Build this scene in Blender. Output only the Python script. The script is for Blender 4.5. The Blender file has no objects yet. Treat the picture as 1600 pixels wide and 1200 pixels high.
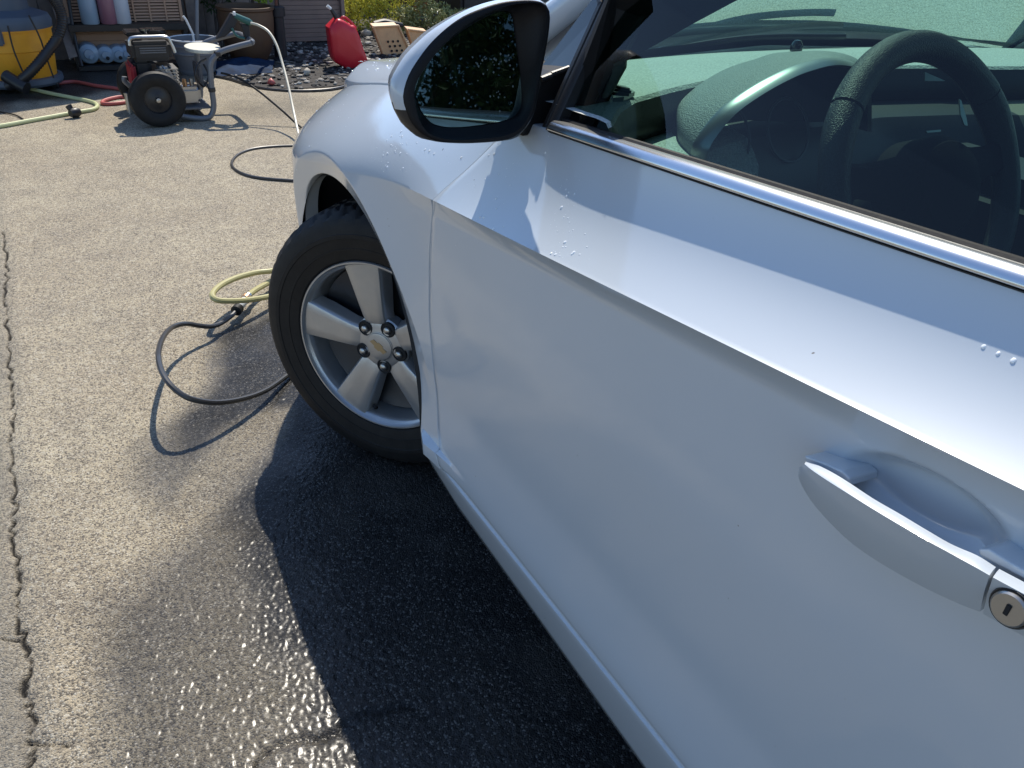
import bpy, bmesh, math, random
import numpy as np
from mathutils import Vector, Matrix, noise
random.seed(7); rng = np.random.default_rng(7)
R = math.radians
sc = bpy.context.scene
# ------------------------------------------------------------------ camera
CAM = np.array([-0.51816, -1.55625, 1.20890]); YAW, PITCH, ROLL, FPX = 0.550532, 0.542846, 0.0566776, 1245.96
cy, sy, cp, sp = math.cos(YAW), math.sin(YAW), math.cos(PITCH), math.sin(PITCH)
FWD = np.array([sy*cp, cy*cp, -sp]); RT = np.array([cy, -sy, 0.]); UP = np.cross(RT, FWD)
RT, UP = math.cos(ROLL)*RT+math.sin(ROLL)*UP, -math.sin(ROLL)*RT+math.cos(ROLL)*UP
cam = bpy.data.cameras.new('camera'); co = bpy.data.objects.new('camera', cam); sc.collection.objects.link(co)
co.matrix_world = Matrix([[RT[0], UP[0], -FWD[0], CAM[0]], [RT[1], UP[1], -FWD[1], CAM[1]], [RT[2], UP[2], -FWD[2], CAM[2]], [0, 0, 0, 1]])
cam.sensor_width = 36; cam.sensor_fit = 'HORIZONTAL'; cam.lens = 36*FPX/1600; cam.clip_start = .02; cam.clip_end = 600
cam.dof.use_dof = False
sc.camera = co
# ------------------------------------------------------------------ light
SUN = np.array([.362, .62, 1.0]); SUN /= np.linalg.norm(SUN)
w = bpy.data.worlds.new('World'); sc.world = w; w.use_nodes = True; nt = w.node_tree; nt.nodes.clear()
o_ = nt.nodes.new('ShaderNodeOutputWorld'); b_ = nt.nodes.new('ShaderNodeBackground'); s_ = nt.nodes.new('ShaderNodeTexSky')
s_.sky_type = 'NISHITA'; s_.sun_disc = False; s_.sun_elevation = math.asin(SUN[2]); s_.sun_rotation = math.atan2(SUN[0], SUN[1])
s_.altitude = 600; s_.air_density = 1.0; s_.dust_density = .3; s_.ozone_density = 3.5
b_.inputs[1].default_value = .15
nt.links.new(s_.outputs[0], b_.inputs[0]); nt.links.new(b_.outputs[0], o_.inputs[0])
sl = bpy.data.lights.new('sun', 'SUN'); sl.energy = 3.9; sl.angle = R(.53); sl.color = (1, .93, .81)
so = bpy.data.objects.new('sun', sl); sc.collection.objects.link(so)
so.rotation_euler = Vector(SUN).to_track_quat('Z', 'Y').to_euler()
sc.view_settings.view_transform = 'Standard'; sc.view_settings.look = 'None'; sc.view_settings.gamma = 1
sc.view_settings.use_curve_mapping = False; sc.view_settings.exposure = .6
sc.cycles.max_bounces = 10; sc.cycles.transparent_max_bounces = 16; sc.cycles.caustics_reflective = False; sc.cycles.sample_clamp_indirect = 6

def PX(x, y, ax, val):
    """point of the place seen at (x, y) on the plane axis = val"""
    d = FWD+RT*(x-800)/FPX-UP*(y-600)/FPX
    return CAM+d*(val-CAM[ax])/d[ax]
# ------------------------------------------------------------------ materials
def mat(name, col, rough=.5, metal=0., spec=.5, coat=0., coat_r=.03, bump=None, vary=None, trans=0.):
    m = bpy.data.materials.new(name); m.use_nodes = True; t = m.node_tree; b = t.nodes['Principled BSDF']
    b.inputs['Base Color'].default_value = (*col, 1); b.inputs['Roughness'].default_value = rough
    b.inputs['Metallic'].default_value = metal; b.inputs['Specular IOR Level'].default_value = spec
    b.inputs['Coat Weight'].default_value = coat; b.inputs['Coat Roughness'].default_value = coat_r
    tc = t.nodes.new('ShaderNodeTexCoord')
    if vary:      # (scale, amount, second colour)
        n = t.nodes.new('ShaderNodeTexNoise'); n.inputs['Scale'].default_value = vary[0]; n.inputs['Detail'].default_value = 6
        n.inputs['Roughness'].default_value = .65
        r = t.nodes.new('ShaderNodeValToRGB'); r.color_ramp.elements[0].position = .38; r.color_ramp.elements[1].position = .66
        r.color_ramp.elements[0].color = (*col, 1); r.color_ramp.elements[1].color = (*vary[1], 1)
        t.links.new(tc.outputs['Object'], n.inputs['Vector']); t.links.new(n.outputs['Fac'], r.inputs[0]); t.links.new(r.outputs[0], b.inputs['Base Color'])
    if bump:      # (scale, strength, distance)
        n = t.nodes.new('ShaderNodeTexNoise'); n.inputs['Scale'].default_value = bump[0]; n.inputs['Detail'].default_value = 3
        u = t.nodes.new('ShaderNodeBump'); u.inputs['Strength'].default_value = bump[1]; u.inputs['Distance'].default_value = bump[2]
        t.links.new(tc.outputs['Object'], n.inputs['Vector']); t.links.new(n.outputs['Fac'], u.inputs['Height']); t.links.new(u.outputs[0], b.inputs['Normal'])
    return m
def nodes(m): return m.node_tree.nodes, m.node_tree.links, m.node_tree.nodes['Principled BSDF']
M = {}
M['paint'] = mat('white_car_paint', (.50, .55, .61), .38, coat=1., coat_r=.025)
def finish_paint(m):
    N, L, b = nodes(m); tc = N.new('ShaderNodeTexCoord')
    n = N.new('ShaderNodeTexNoise'); n.inputs['Scale'].default_value = 2.2; n.inputs['Detail'].default_value = 8; n.inputs['Roughness'].default_value = .7
    L.new(tc.outputs['Object'], n.inputs['Vector'])
    r = N.new('ShaderNodeMapRange'); r.inputs[1].default_value = .35; r.inputs[2].default_value = .75; r.inputs[3].default_value = .03; r.inputs[4].default_value = .07
    L.new(n.outputs['Fac'], r.inputs[0]); L.new(r.outputs[0], b.inputs['Coat Roughness'])
    # dirt specks and a faint dusty film toward the sill
    v = N.new('ShaderNodeTexNoise'); v.inputs['Scale'].default_value = 130; v.inputs['Detail'].default_value = 1
    L.new(tc.outputs['Object'], v.inputs['Vector'])
    c = N.new('ShaderNodeMapRange'); c.inputs[1].default_value = .825; c.inputs[2].default_value = .85
    L.new(v.outputs['Fac'], c.inputs[0])
    v2 = N.new('ShaderNodeTexNoise'); v2.inputs['Scale'].default_value = 3.2; v2.inputs['Detail'].default_value = 5
    L.new(tc.outputs['Object'], v2.inputs['Vector'])
    mx = N.new('ShaderNodeMix'); mx.data_type = 'RGBA'; mx.inputs[6].default_value = (.475, .52, .565, 1); mx.inputs[7].default_value = (.465, .51, .55, 1)
    r2 = N.new('ShaderNodeMapRange'); r2.inputs[1].default_value = .45; r2.inputs[2].default_value = .7; r2.inputs[4].default_value = .55
    L.new(v2.outputs['Fac'], r2.inputs[0]); L.new(r2.outputs[0], mx.inputs[0])
    m2 = N.new('ShaderNodeMix'); m2.data_type = 'RGBA'; m2.inputs[7].default_value = (.12, .1, .08, 1)
    L.new(mx.outputs[2], m2.inputs[6]); L.new(c.outputs[0], m2.inputs[0]); L.new(m2.outputs[2], b.inputs['Base Color'])
finish_paint(M['paint'])
def orange_peel(m):
    N, L, b = nodes(m); tc = N.new('ShaderNodeTexCoord'); n = N.new('ShaderNodeTexNoise'); n.inputs['Scale'].default_value = 260; n.inputs['Detail'].default_value = 1
    u = N.new('ShaderNodeBump'); u.inputs['Strength'].default_value = .12; u.inputs['Distance'].default_value = .0004
    L.new(tc.outputs['Object'], n.inputs['Vector']); L.new(n.outputs['Fac'], u.inputs['Height']); L.new(u.outputs[0], b.inputs['Coat Normal'])
orange_peel(M['paint'])
M['liner'] = mat('black_wheel_liner', (.012, .012, .013), .8)
M['black'] = mat('black_plastic', (.016, .016, .018), .42, bump=(900, .25, .0006))
M['bezel'] = mat('dark_bezel_plastic', (.006, .006, .0075), .5, spec=.25, bump=(900, .3, .0006))
M['gloss_black'] = mat('gloss_black_trim', (.01, .011, .013), .12, coat=.5)
M['rubber'] = mat('black_rubber', (.008, .008, .009), .6, spec=.3, bump=(160, .3, .001), vary=(30, (.014, .0135, .0135)))
M['chrome'] = mat('brushed_trim', (.62, .64, .66), .22, 1., bump=(300, .05, .0004))
M['alloy'] = mat('silver_alloy', (.40, .415, .43), .36, .7, coat=.3, vary=(14, (.46, .465, .47)))
M['alloy_dark'] = mat('alloy_barrel', (.06, .065, .075), .42, .7)
M['steel'] = mat('worn_steel', (.42, .43, .44), .32, 1., bump=(60, .2, .001))
M['grey_metal'] = mat('grey_painted_frame', (.14, .15, .17), .38, .25)
M['gold'] = mat('gold_emblem', (.33, .29, .20), .3, .8)
M['key'] = mat('lock_metal', (.40, .385, .36), .35, .9)
M['dash'] = mat('grey_dash_plastic', (.72, .75, .71), .6, bump=(260, 1., .003), vary=(300, (.42, .45, .43)))
M['hood_plastic'] = mat('binnacle_plastic', (.30, .325, .31), .45, bump=(420, 1., .0022), vary=(480, (.22, .24, .23)))
M['dash_dark_shade'] = mat('dark_shaded_dash_plastic', (.009, .010, .012), .5, bump=(500, .4, .001))  # dark plastic; on the dashboard face its darkness stands in for shade
M['leather'] = mat('black_grained_leather', (.020, .021, .022), .40, bump=(560, 1., .0016))
M['tan'] = mat('warm_grey_trim', (.22, .20, .15), .6, bump=(500, .3, .0008))
M['dark'] = mat('dark_cloth', (.010, .011, .013), .85)
M['mirror'] = mat('mirror_glass', (.22, .30, .29), .01, 1.)
M['silver_trim'] = mat('silver_trim', (.3, .31, .3), .3, .8)
def glass(name, tint, haze=0., hz_col=(.5, .6, .55), ior=1.45):
    m = bpy.data.materials.new(name); m.use_nodes = True; t = m.node_tree; t.nodes.clear(); N = t.nodes; L = t.links
    out = N.new('ShaderNodeOutputMaterial'); tr = N.new('ShaderNodeBsdfTransparent'); tr.inputs[0].default_value = (*tint, 1)
    gl = N.new('ShaderNodeBsdfGlossy'); gl.inputs['Roughness'].default_value = .01
    fr = N.new('ShaderNodeFresnel'); fr.inputs[0].default_value = ior
    mx = N.new('ShaderNodeMixShader'); L.new(fr.outputs[0], mx.inputs[0]); L.new(tr.outputs[0], mx.inputs[1]); L.new(gl.outputs[0], mx.inputs[2])
    last = mx
    if haze:
        tc = N.new('ShaderNodeTexCoord'); mp = N.new('ShaderNodeMapping'); mp.inputs['Scale'].default_value = (1.2, 9, 3.); mp.inputs['Rotation'].default_value = (.3, .5, .6)
        n = N.new('ShaderNodeTexNoise'); n.inputs['Scale'].default_value = 2.4; n.inputs['Detail'].default_value = 7; n.inputs['Distortion'].default_value = .9
        L.new(tc.outputs['Object'], mp.inputs[0]); L.new(mp.outputs[0], n.inputs['Vector'])
        r = N.new('ShaderNodeMapRange'); r.inputs[1].default_value = .3; r.inputs[2].default_value = .75; r.inputs[3].default_value = haze*.35; r.inputs[4].default_value = haze*1.4
        L.new(n.outputs['Fac'], r.inputs[0])
        tl = N.new('ShaderNodeBsdfTranslucent'); tl.inputs[0].default_value = (*hz_col, 1)
        m2 = N.new('ShaderNodeMixShader'); L.new(r.outputs[0], m2.inputs[0]); L.new(mx.outputs[0], m2.inputs[1]); L.new(tl.outputs[0], m2.inputs[2]); last = m2
    L.new(last.outputs[0], out.inputs[0]); return m
M['glass'] = glass('green_tinted_window', (.52, .70, .63))
M['windscreen'] = glass('dusty_windscreen', (.47, .65, .61), .055, (.20, .36, .34), 1.27)
M['lens'] = glass('clear_lens', (.85, .87, .88))
def droplet_mat():
    m = mat('water_drops', (.9, .93, .95), .04, spec=.9); N, L, b = nodes(m); b.inputs['Transmission Weight'].default_value = .15; b.inputs['IOR'].default_value = 1.33; return m  # white base colour stands in for sky and sun refracted by drops
M['drop'] = droplet_mat()
M['clear_drop'] = mat('clear_drops', (.08, .11, .11), .05, spec=.6)
# ------------------------------------------------------------------ object helpers
def link(o): sc.collection.objects.link(o); return o
def empty(name, label, cat, loc=(0, 0, 0), group=None):
    o = link(bpy.data.objects.new(name, None)); o.location = loc; o.empty_display_size = .1
    o['label'] = label; o['category'] = cat
    if group: o['group'] = group
    return o
def tag(o, label=None, cat=None, group=None, kind=None):
    for k, v in (('label', label), ('category', cat), ('group', group), ('kind', kind)):
        if v: o[k] = v
    return o
def wpos(o):
    p = Vector((0, 0, 0))
    while o is not None: p += o.location; o = o.parent
    return p
def mesh_obj(name, V, F, m, parent=None, smooth=False, sharp=None):
    V = np.asarray(V, float)
    if parent is not None: V = V-np.array(wpos(parent))
    me = bpy.data.meshes.new(name); me.from_pydata(V.tolist(), [], [tuple(int(i) for i in f) for f in F])
    for mm in (m if isinstance(m, (list, tuple)) else [m]): me.materials.append(mm)
    if smooth:
        me.polygons.foreach_set('use_smooth', [True]*len(me.polygons))
        if sharp: me.set_sharp_from_angle(angle=R(sharp))
    o = link(bpy.data.objects.new(name, me)); o.parent = parent
    return o
class MB:
    """collects shapes for one mesh"""
    def __init__(s): s.V = []; s.F = []
    def add(s, V, F):
        n = len(s.V); s.V += [tuple(map(float, v)) for v in V]; s.F += [tuple(int(i)+n for i in f) for f in F]; return s
    def grid(s, P, closed_c=False):
        P = np.asarray(P, float); r, c = P.shape[:2]; F = []
        for i in range(r-1):
            for j in range(c if closed_c else c-1):
                k = (j+1) % c; F.append((i*c+j, i*c+k, (i+1)*c+k, (i+1)*c+j))
        return s.add(P.reshape(-1, 3), F)
    def box(s, c, size, rot=None, bev=0.):
        bm = bmesh.new(); bmesh.ops.create_cube(bm, size=1)
        for v in bm.verts: v.co = Vector((v.co.x*size[0], v.co.y*size[1], v.co.z*size[2]))
        if bev: bmesh.ops.bevel(bm, geom=bm.edges[:], offset=bev, segments=2, affect='EDGES')
        mt = rot if rot is not None else Matrix.Identity(3)
        if not isinstance(mt, Matrix): mt = Matrix.Rotation(mt, 3, 'Z')
        bm.verts.index_update(); V = [mt@v.co+Vector(c) for v in bm.verts]; F = [[v.index for v in f.verts] for f in bm.faces]; bm.free()
        return s.add(V, F)
    def tube(s, pts, r, n=10, smooth=True, step=6, caps=True):
        P = smooth_path(pts, step) if smooth else np.asarray(pts, float)
        rr = np.full(len(P), r) if np.isscalar(r) else np.interp(np.linspace(0, 1, len(P)), np.linspace(0, 1, len(r)), r)
        T = np.gradient(P, axis=0); T /= np.linalg.norm(T, axis=1)[:, None]+1e-9
        a = np.array([0, 0, 1.]) if abs(T[0][2]) < .9 else np.array([1., 0, 0])
        rings = []; u = a-T[0]*a.dot(T[0]); u /= np.linalg.norm(u)
        for i in range(len(P)):
            u = u-T[i]*u.dot(T[i]); u /= np.linalg.norm(u)+1e-9; v = np.cross(T[i], u)
            th = np.linspace(0, 2*np.pi, n, endpoint=False)
            rings.append(P[i]+rr[i]*(np.cos(th)[:, None]*u+np.sin(th)[:, None]*v))
        b = len(s.V); s.grid(rings, True)
        if caps: s.F.append(tuple(range(b, b+n))); s.F.append(tuple(reversed(range(b+(len(P)-1)*n, b+len(P)*n))))
        return s
    def lathe(s, prof, c, ax=(0, 0, 1), n=32, ang=None):
        ax = np.array(ax, float); ax /= np.linalg.norm(ax); a = np.array([0, 0, 1.]) if abs(ax[2]) < .9 else np.array([1., 0, 0])
        u = np.cross(a, ax); u /= np.linalg.norm(u); v = np.cross(ax, u); th = np.linspace(0, 2*np.pi, n, endpoint=False)
        rows = [np.array(c)+h*ax+rad*(np.cos(th)[:, None]*u+np.sin(th)[:, None]*v) for rad, h in prof]
        return s.grid(rows, True)
    def prism(s, poly, vec):
        poly = np.asarray(poly, float); n = len(poly); V = np.vstack([poly, poly+np.array(vec)])
        F = [tuple(range(n)), tuple(reversed(range(n, 2*n)))]+[(i, i+n, (i+1) % n+n, (i+1) % n) for i in range(n)]
        return s.add(V, F)
    def build(s, name, m, parent=None, smooth=False, sharp=35, recalc=True, bevel=0.):
        o = mesh_obj(name, s.V, s.F, m, parent)
        if recalc:
            bm = bmesh.new(); bm.from_mesh(o.data); bmesh.ops.recalc_face_normals(bm, faces=bm.faces); bm.to_mesh(o.data); bm.free()
        if smooth:
            o.data.polygons.foreach_set('use_smooth', [True]*len(o.data.polygons)); o.data.set_sharp_from_angle(angle=R(sharp))
        if bevel:
            d = o.modifiers.new('edge', 'BEVEL'); d.width = bevel; d.segments = 2; d.limit_method = 'ANGLE'
        return o
def smooth_path(pts, step=6):
    P = np.asarray(pts, float)
    if len(P) < 3: return P
    Q = np.vstack([2*P[0]-P[1], P, 2*P[-1]-P[-2]]); out = []
    for i in range(1, len(Q)-2):
        for t in np.linspace(0, 1, step, endpoint=False):
            a, b, c, d = Q[i-1], Q[i], Q[i+1], Q[i+2]
            out.append(.5*((2*b)+(-a+c)*t+(2*a-5*b+4*c-d)*t*t+(-a+3*b-3*c+d)*t**3))
    out.append(P[-1]); return np.array(out)
def vnoise(x, y, s, seed=0):
    """value noise on arrays"""
    x = x/s; y = y/s; xi = np.floor(x).astype(np.int64); yi = np.floor(y).astype(np.int64); fx = x-xi; fy = y-yi
    fx = fx*fx*(3-2*fx); fy = fy*fy*(3-2*fy)
    def h(a, b):
        n = (a*374761393+b*668265263+seed*974711) & 0xffffffff; n = ((n ^ (n >> 13))*1274126177) & 0xffffffff; return ((n ^ (n >> 16)) & 0xffff)/65535.
    return (h(xi, yi)*(1-fx)+h(xi+1, yi)*fx)*(1-fy)+(h(xi, yi+1)*(1-fx)+h(xi+1, yi+1)*fx)*fy
def fbm(x, y, s, o=4, seed=0): return sum(vnoise(x, y, s/2**k, seed+k)*.5**k for k in range(o))/sum(.5**k for k in range(o))
def seg_dist(X, Y, pts):
    d = np.full(X.shape, 1e9)
    for (ax, ay), (bx, by) in zip(pts[:-1], pts[1:]):
        dx, dy = bx-ax, by-ay; L = dx*dx+dy*dy+1e-12
        t = np.clip(((X-ax)*dx+(Y-ay)*dy)/L, 0, 1); d = np.minimum(d, np.hypot(X-ax-t*dx, Y-ay-t*dy))
    return d
def inside(X, Y, poly):
    c = np.zeros(X.shape, bool); n = len(poly)
    for i in range(n):
        x1, y1 = poly[i]; x2, y2 = poly[(i+1) % n]
        k = ((y1 > Y) != (y2 > Y)) & (X < (x2-x1)*(Y-y1)/(y2-y1+1e-12)+x1); c ^= k
    return c
G = lambda x, y: tuple(PX(x, y, 2, 0.)[:2])
sstep = lambda a, b, x: (lambda t: t*t*(3-2*t))(np.clip((x-a)/(b-a), 0, 1))
# ------------------------------------------------------------------ ground
def axis(lo, hi, d, far_lo, far_hi, g=1.07):
    c = list(np.arange(lo, hi, d)); s = d; a = [lo]
    while a[-1] > far_lo: s *= g; a.append(a[-1]-s)
    s = d; b = [c[-1]]
    while b[-1] < far_hi: s *= g; b.append(b[-1]+s)
    return np.array(a[1:][::-1]+c+b[1:])
gx = axis(-1.05, .12, .0028, -150, 150, 1.035); gy = axis(-1.0, 1.35, .0042, -150, 150, 1.022)
GX, GY = np.meshgrid(gx, gy)
near = sstep(7., 3., np.hypot(GX+.2, GY))
H = (fbm(GX, GY, .9, 3, 3)-.5)*.012*near
H += (fbm(GX, GY, .0052, 2, 11)-.5)*.0024*sstep(3., 1.6, np.hypot(GX+.5, GY))+(fbm(GX, GY, .004, 1, 17)-.5)*.0014*sstep(2.2, 1., np.hypot(GX+.5, GY))
def jag(pts, amp, n, seed):
    r = random.Random(seed); P = smooth_path([(a, b, 0) for a, b in pts], n)[:, :2]
    return [(a+r.uniform(-amp, amp), b+r.uniform(-amp, amp)) for a, b in P]
c1 = [G(*q) for q in ((4, 360), (10, 420), (8, 480), (14, 560), (20, 640), (14, 700), (24, 760), (20, 830), (32, 900), (28, 960), (44, 1030), (40, 1080), (50, 1140), (46, 1200), (56, 1290))]
cracks = [(jag(c1, .0075, 9, 1),  .0034, .007), (jag([G(0, 1000), G(30, 996)], .003, 6, 2), .003, .006), (jag([G(50, 1160), G(110, 1165)], .004, 6, 3), .002, .005),
          
          (jag([G(395, 1200), G(430, 1170), G(470, 1155), G(520, 1150), G(560, 1118), G(640, 1100)], .005, 6, 6), .0016, .004)]
CR = np.zeros(GX.shape)
for pts, wd, dp in cracks:
    P = np.array(pts); k = (GX > P[:, 0].min()-.05) & (GX < P[:, 0].max()+.05) & (GY > P[:, 1].min()-.05) & (GY < P[:, 1].max()+.05)
    d = seg_dist(GX[k], GY[k], pts); ww = wd*(.35+1.3*vnoise(GX[k], GY[k], .03, 5))
    c = sstep(ww*1.6, ww*.3, d)*(.25+.75*sstep(.28, .5, vnoise(GX[k], GY[k], .022, 8)*.6+vnoise(GX[k], GY[k], .007, 9)*.4)); CR[k] = np.maximum(CR[k], c); H[k] -= c*dp
    H[k] -= .003*sstep(wd*9, wd, d)
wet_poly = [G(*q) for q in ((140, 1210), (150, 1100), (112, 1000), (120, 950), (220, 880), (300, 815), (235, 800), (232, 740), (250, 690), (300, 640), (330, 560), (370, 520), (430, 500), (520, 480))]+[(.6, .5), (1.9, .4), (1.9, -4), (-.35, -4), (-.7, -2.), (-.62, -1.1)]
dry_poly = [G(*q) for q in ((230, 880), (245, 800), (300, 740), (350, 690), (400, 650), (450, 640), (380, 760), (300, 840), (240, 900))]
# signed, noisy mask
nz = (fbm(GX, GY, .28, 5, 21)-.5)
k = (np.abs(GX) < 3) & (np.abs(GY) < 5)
wet_shade = np.zeros(GX.shape); dd = seg_dist(GX[k], GY[k], wet_poly+[wet_poly[0]]); sg = np.where(inside(GX[k], GY[k], wet_poly), dd, -dd)
wet_shade[k] = sstep(-.09, .05, sg+nz[k]*.22)*(.68+.32*sstep(-.40, -.28, GX[k]+nz[k]*.25))  # damp film on the sunlit side, darker tone painted where the car's shadow falls
d2 = seg_dist(GX[k], GY[k], dry_poly+[dry_poly[0]]); sg2 = np.where(inside(GX[k], GY[k], dry_poly), d2, -d2)
wet_shade[k] *= 1-.6*sstep(-.04, .04, sg2+nz[k]*.12)
wet_shade = np.maximum(wet_shade, sstep(-.10, .12, (GY-4.52-.35*GX+nz*.5))*sstep(.75, .35, GX+nz*.5)*sstep(-4.5, -3.5, GX)*(GY < 7.5))  # shade of the back-left corner painted in as a dark wet tone
for (a, b), r_ in ((G(270, 168), .0), (G(430, 165), .55)):
    if r_: wet_shade = np.maximum(wet_shade, .35*sstep(r_, r_*.2, np.hypot(GX-a, (GY-b)*1.2)+nz*.5))
V = np.stack([GX, GY, H], -1).reshape(-1, 3); nr, nc = GX.shape
me = bpy.data.meshes.new('ground'); idx = np.arange(nr*nc).reshape(nr, nc)
Q = np.stack([idx[:-1, :-1], idx[:-1, 1:], idx[1:, 1:], idx[1:, :-1]], -1).reshape(-1, 4)
me.vertices.add(len(V)); me.vertices.foreach_set('co', V.ravel()); me.loops.add(Q.size); me.loops.foreach_set('vertex_index', Q.ravel())
me.polygons.add(len(Q)); me.polygons.foreach_set('loop_start', np.arange(0, Q.size, 4)); me.update(calc_edges=True)
me.polygons.foreach_set('use_smooth', np.ones(len(Q), bool))
for nm, arr in (('wet_shade', wet_shade), ('crack', CR)):
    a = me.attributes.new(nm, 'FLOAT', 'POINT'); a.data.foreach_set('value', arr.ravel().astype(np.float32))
def ground_mat():
    m = bpy.data.materials.new('old_asphalt'); m.use_nodes = True; N, L, b = nodes(m)
    tc = N.new('ShaderNodeTexCoord'); O = tc.outputs['Object']
    def noise_(s, d=4, r=.6, dist=0.):
        n = N.new('ShaderNodeTexNoise'); n.inputs['Scale'].default_value = s; n.inputs['Detail'].default_value = d; n.inputs['Roughness'].default_value = r; n.inputs['Distortion'].default_value = dist; L.new(O, n.inputs['Vector']); return n.outputs['Fac']
    def rng_(x, a, b_, c=0., d=1.):
        n = N.new('ShaderNodeMapRange'); n.inputs[1].default_value = a; n.inputs[2].default_value = b_; n.inputs[3].default_value = c; n.inputs[4].default_value = d; L.new(x, n.inputs[0]); return n.outputs[0]
    def mixc(f, A, B):
        n = N.new('ShaderNodeMix'); n.data_type = 'RGBA'
        L.new(f, n.inputs[0]) if not isinstance(f, float) else setattr(n.inputs[0], 'default_value', f)
        for s_i, c in ((6, A), (7, B)):
            if isinstance(c, tuple): n.inputs[s_i].default_value = (*c, 1)
            else: L.new(c, n.inputs[s_i])
        return n.outputs[2]
    def math_(op, a, b_):
        n = N.new('ShaderNodeMath'); n.operation = op
        for i, x in ((0, a), (1, b_)):
            if isinstance(x, (int, float)): n.inputs[i].default_value = x
            else: L.new(x, n.inputs[i])
        return n.outputs[0]
    vo = N.new('ShaderNodeTexVoronoi'); vo.inputs['Scale'].default_value = 300; L.new(O, vo.inputs['Vector'])
    vo2 = N.new('ShaderNodeTexVoronoi'); vo2.inputs['Scale'].default_value = 42; L.new(O, vo2.inputs['Vector'])
    base = mixc(rng_(noise_(1.1, 6), .35, .68), (.40, .335, .238), (.56, .485, .345))
    base = mixc(rng_(noise_(7, 6, .75), .42, .66, 0, .5), base, (.235, .205, .165))
    base = mixc(rng_(noise_(75, 5, .85), .50, .64, 0, .95), base, (.13, .112, .095))
    base = mixc(rng_(noise_(2.3, 7, .72, .4), .54, .68, 0, .3), base, (.19, .17, .14))
    # single stones: lighter and darker
    sc_ = N.new('ShaderNodeSeparateColor'); L.new(vo.outputs['Color'], sc_.inputs[0])
    base = mixc(rng_(sc_.outputs[0], .80, .86, 0, .7), base, (.58, .53, .43))
    base = mixc(rng_(sc_.outputs[1], .74, .80, 0, .75), base, (.085, .075, .066))
    base = mixc(rng_(noise_(260, 2, .6), .56, .68, 0, .8), base, (.11, .095, .08))
    s2 = N.new('ShaderNodeSeparateColor'); L.new(vo2.outputs['Color'], s2.inputs[0])
    pale = math_('MULTIPLY', rng_(s2.outputs[2], .955, .965), rng_(vo2.outputs['Distance'], .32, .24))
    base = mixc(pale, base, (.45, .40, .31))
    # grey strip on the far left of the long crack
    sx = N.new('ShaderNodeSeparateXYZ'); L.new(O, sx.inputs[0])
    base = mixc(rng_(math_('ADD', sx.outputs[0], math_('MULTIPLY', noise_(3, 4), .12)), -.62, -.72, 0, .55), base, (.15, .145, .13))
    at = N.new('ShaderNodeAttribute'); at.attribute_name = 'wet_shade'; wet_shade_ = at.outputs['Fac']
    ac = N.new('ShaderNodeAttribute'); ac.attribute_name = 'crack'
    wet_shade_c = mixc(rng_(noise_(90, 3, .8), .4, .66), (.006, .006, .0065), (.034, .032, .03))
    wet_shade_c = mixc(rng_(sc_.outputs[0], .88, .92, 0, .7), wet_shade_c, (.16, .15, .135))
    wet_shade_c = mixc(rng_(noise_(2.6, 5), .5, .68, 0, .6), wet_shade_c, (.085, .076, .064))
    col = mixc(wet_shade_, base, wet_shade_c); col = mixc(ac.outputs['Fac'], col, (.012, .011, .01))
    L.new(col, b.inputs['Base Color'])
    L.new(rng_(wet_shade_, 0, 1, .86, .5), b.inputs['Roughness']); L.new(math_('MULTIPLY', rng_(wet_shade_, .1, .55), rng_(noise_(4, 5), .36, .6, .12, .38)), b.inputs['Coat Weight']); b.inputs['Coat Roughness'].default_value = .24
    b.inputs['Specular IOR Level'].default_value = .22
    bu = N.new('ShaderNodeBump'); bu.inputs['Strength'].default_value = .9; bu.inputs['Distance'].default_value = .003
    h = math_('ADD', math_('MULTIPLY', vo.outputs['Distance'], -1.1), math_('ADD', math_('MULTIPLY', noise_(110, 5, .8), 1.1), math_('MULTIPLY', noise_(520, 3, .7), .7)))
    L.new(h, bu.inputs['Height']); L.new(bu.outputs[0], b.inputs['Normal'])
    return m
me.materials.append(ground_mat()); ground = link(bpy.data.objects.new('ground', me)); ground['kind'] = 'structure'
# ------------------------------------------------------------------ car body surface
CAR = empty('car', 'white four-door car filling the right of the photo, front wheel turned outward', 'car', (.9, -1.35, 0))
def SI(xs_, ys_, sig):
    """smoothed table lookup: no kinks in the sheet metal"""
    st = sig/8; g = np.arange(xs_[0]-6*sig, xs_[-1]+6*sig, st); e0 = (ys_[1]-ys_[0])/(xs_[1]-xs_[0]); e1 = (ys_[-1]-ys_[-2])/(xs_[-1]-xs_[-2])
    v = np.interp(g, xs_, ys_); v = np.where(g < xs_[0], ys_[0]+e0*(g-xs_[0]), v); v = np.where(g > xs_[-1], ys_[-1]+e1*(g-xs_[-1]), v)
    k = np.exp(-.5*(np.arange(-24, 25)*st/sig)**2); k /= k.sum(); v = np.convolve(np.pad(v, 24, 'edge'), k, 'valid')
    return lambda q: np.interp(q, g, v)
zc = SI([-3.6, -.3, 0, .35, .6, .95], [1.1163, .793, .735, .67, .61, .50], .07)
Tz = SI([-3.6, -3.0, -2.2, -.66, -.5, -.3, .05, .33, .6, .8, .95], [1.04, 1.045, 1.035, .953, .944, .925, .878, .823, .752, .69, .60], .06)
Tx = SI([-3.6, -2.4, -.66, -.5, -.3, .05, .33, .6, .8, .95], [.16, .09, .070, .076, .098, .122, .135, .15, .165, .19], .06)
PL = SI([.15, .22, .28, .315, .36, .44, .55, .66, .80], [.055, .03, .006, .002, .006, .011, .007, .002, .0], .018)
def taper(y):
    t = np.clip((y-.16)/.80, 0, .999); f = .82*(1-(1-t**2.3)**.42)
    t2 = np.clip((-2.9-y)/.78, 0, .999); return f+.55*(1-(1-t2**3)**.45)
LU = .16
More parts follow.
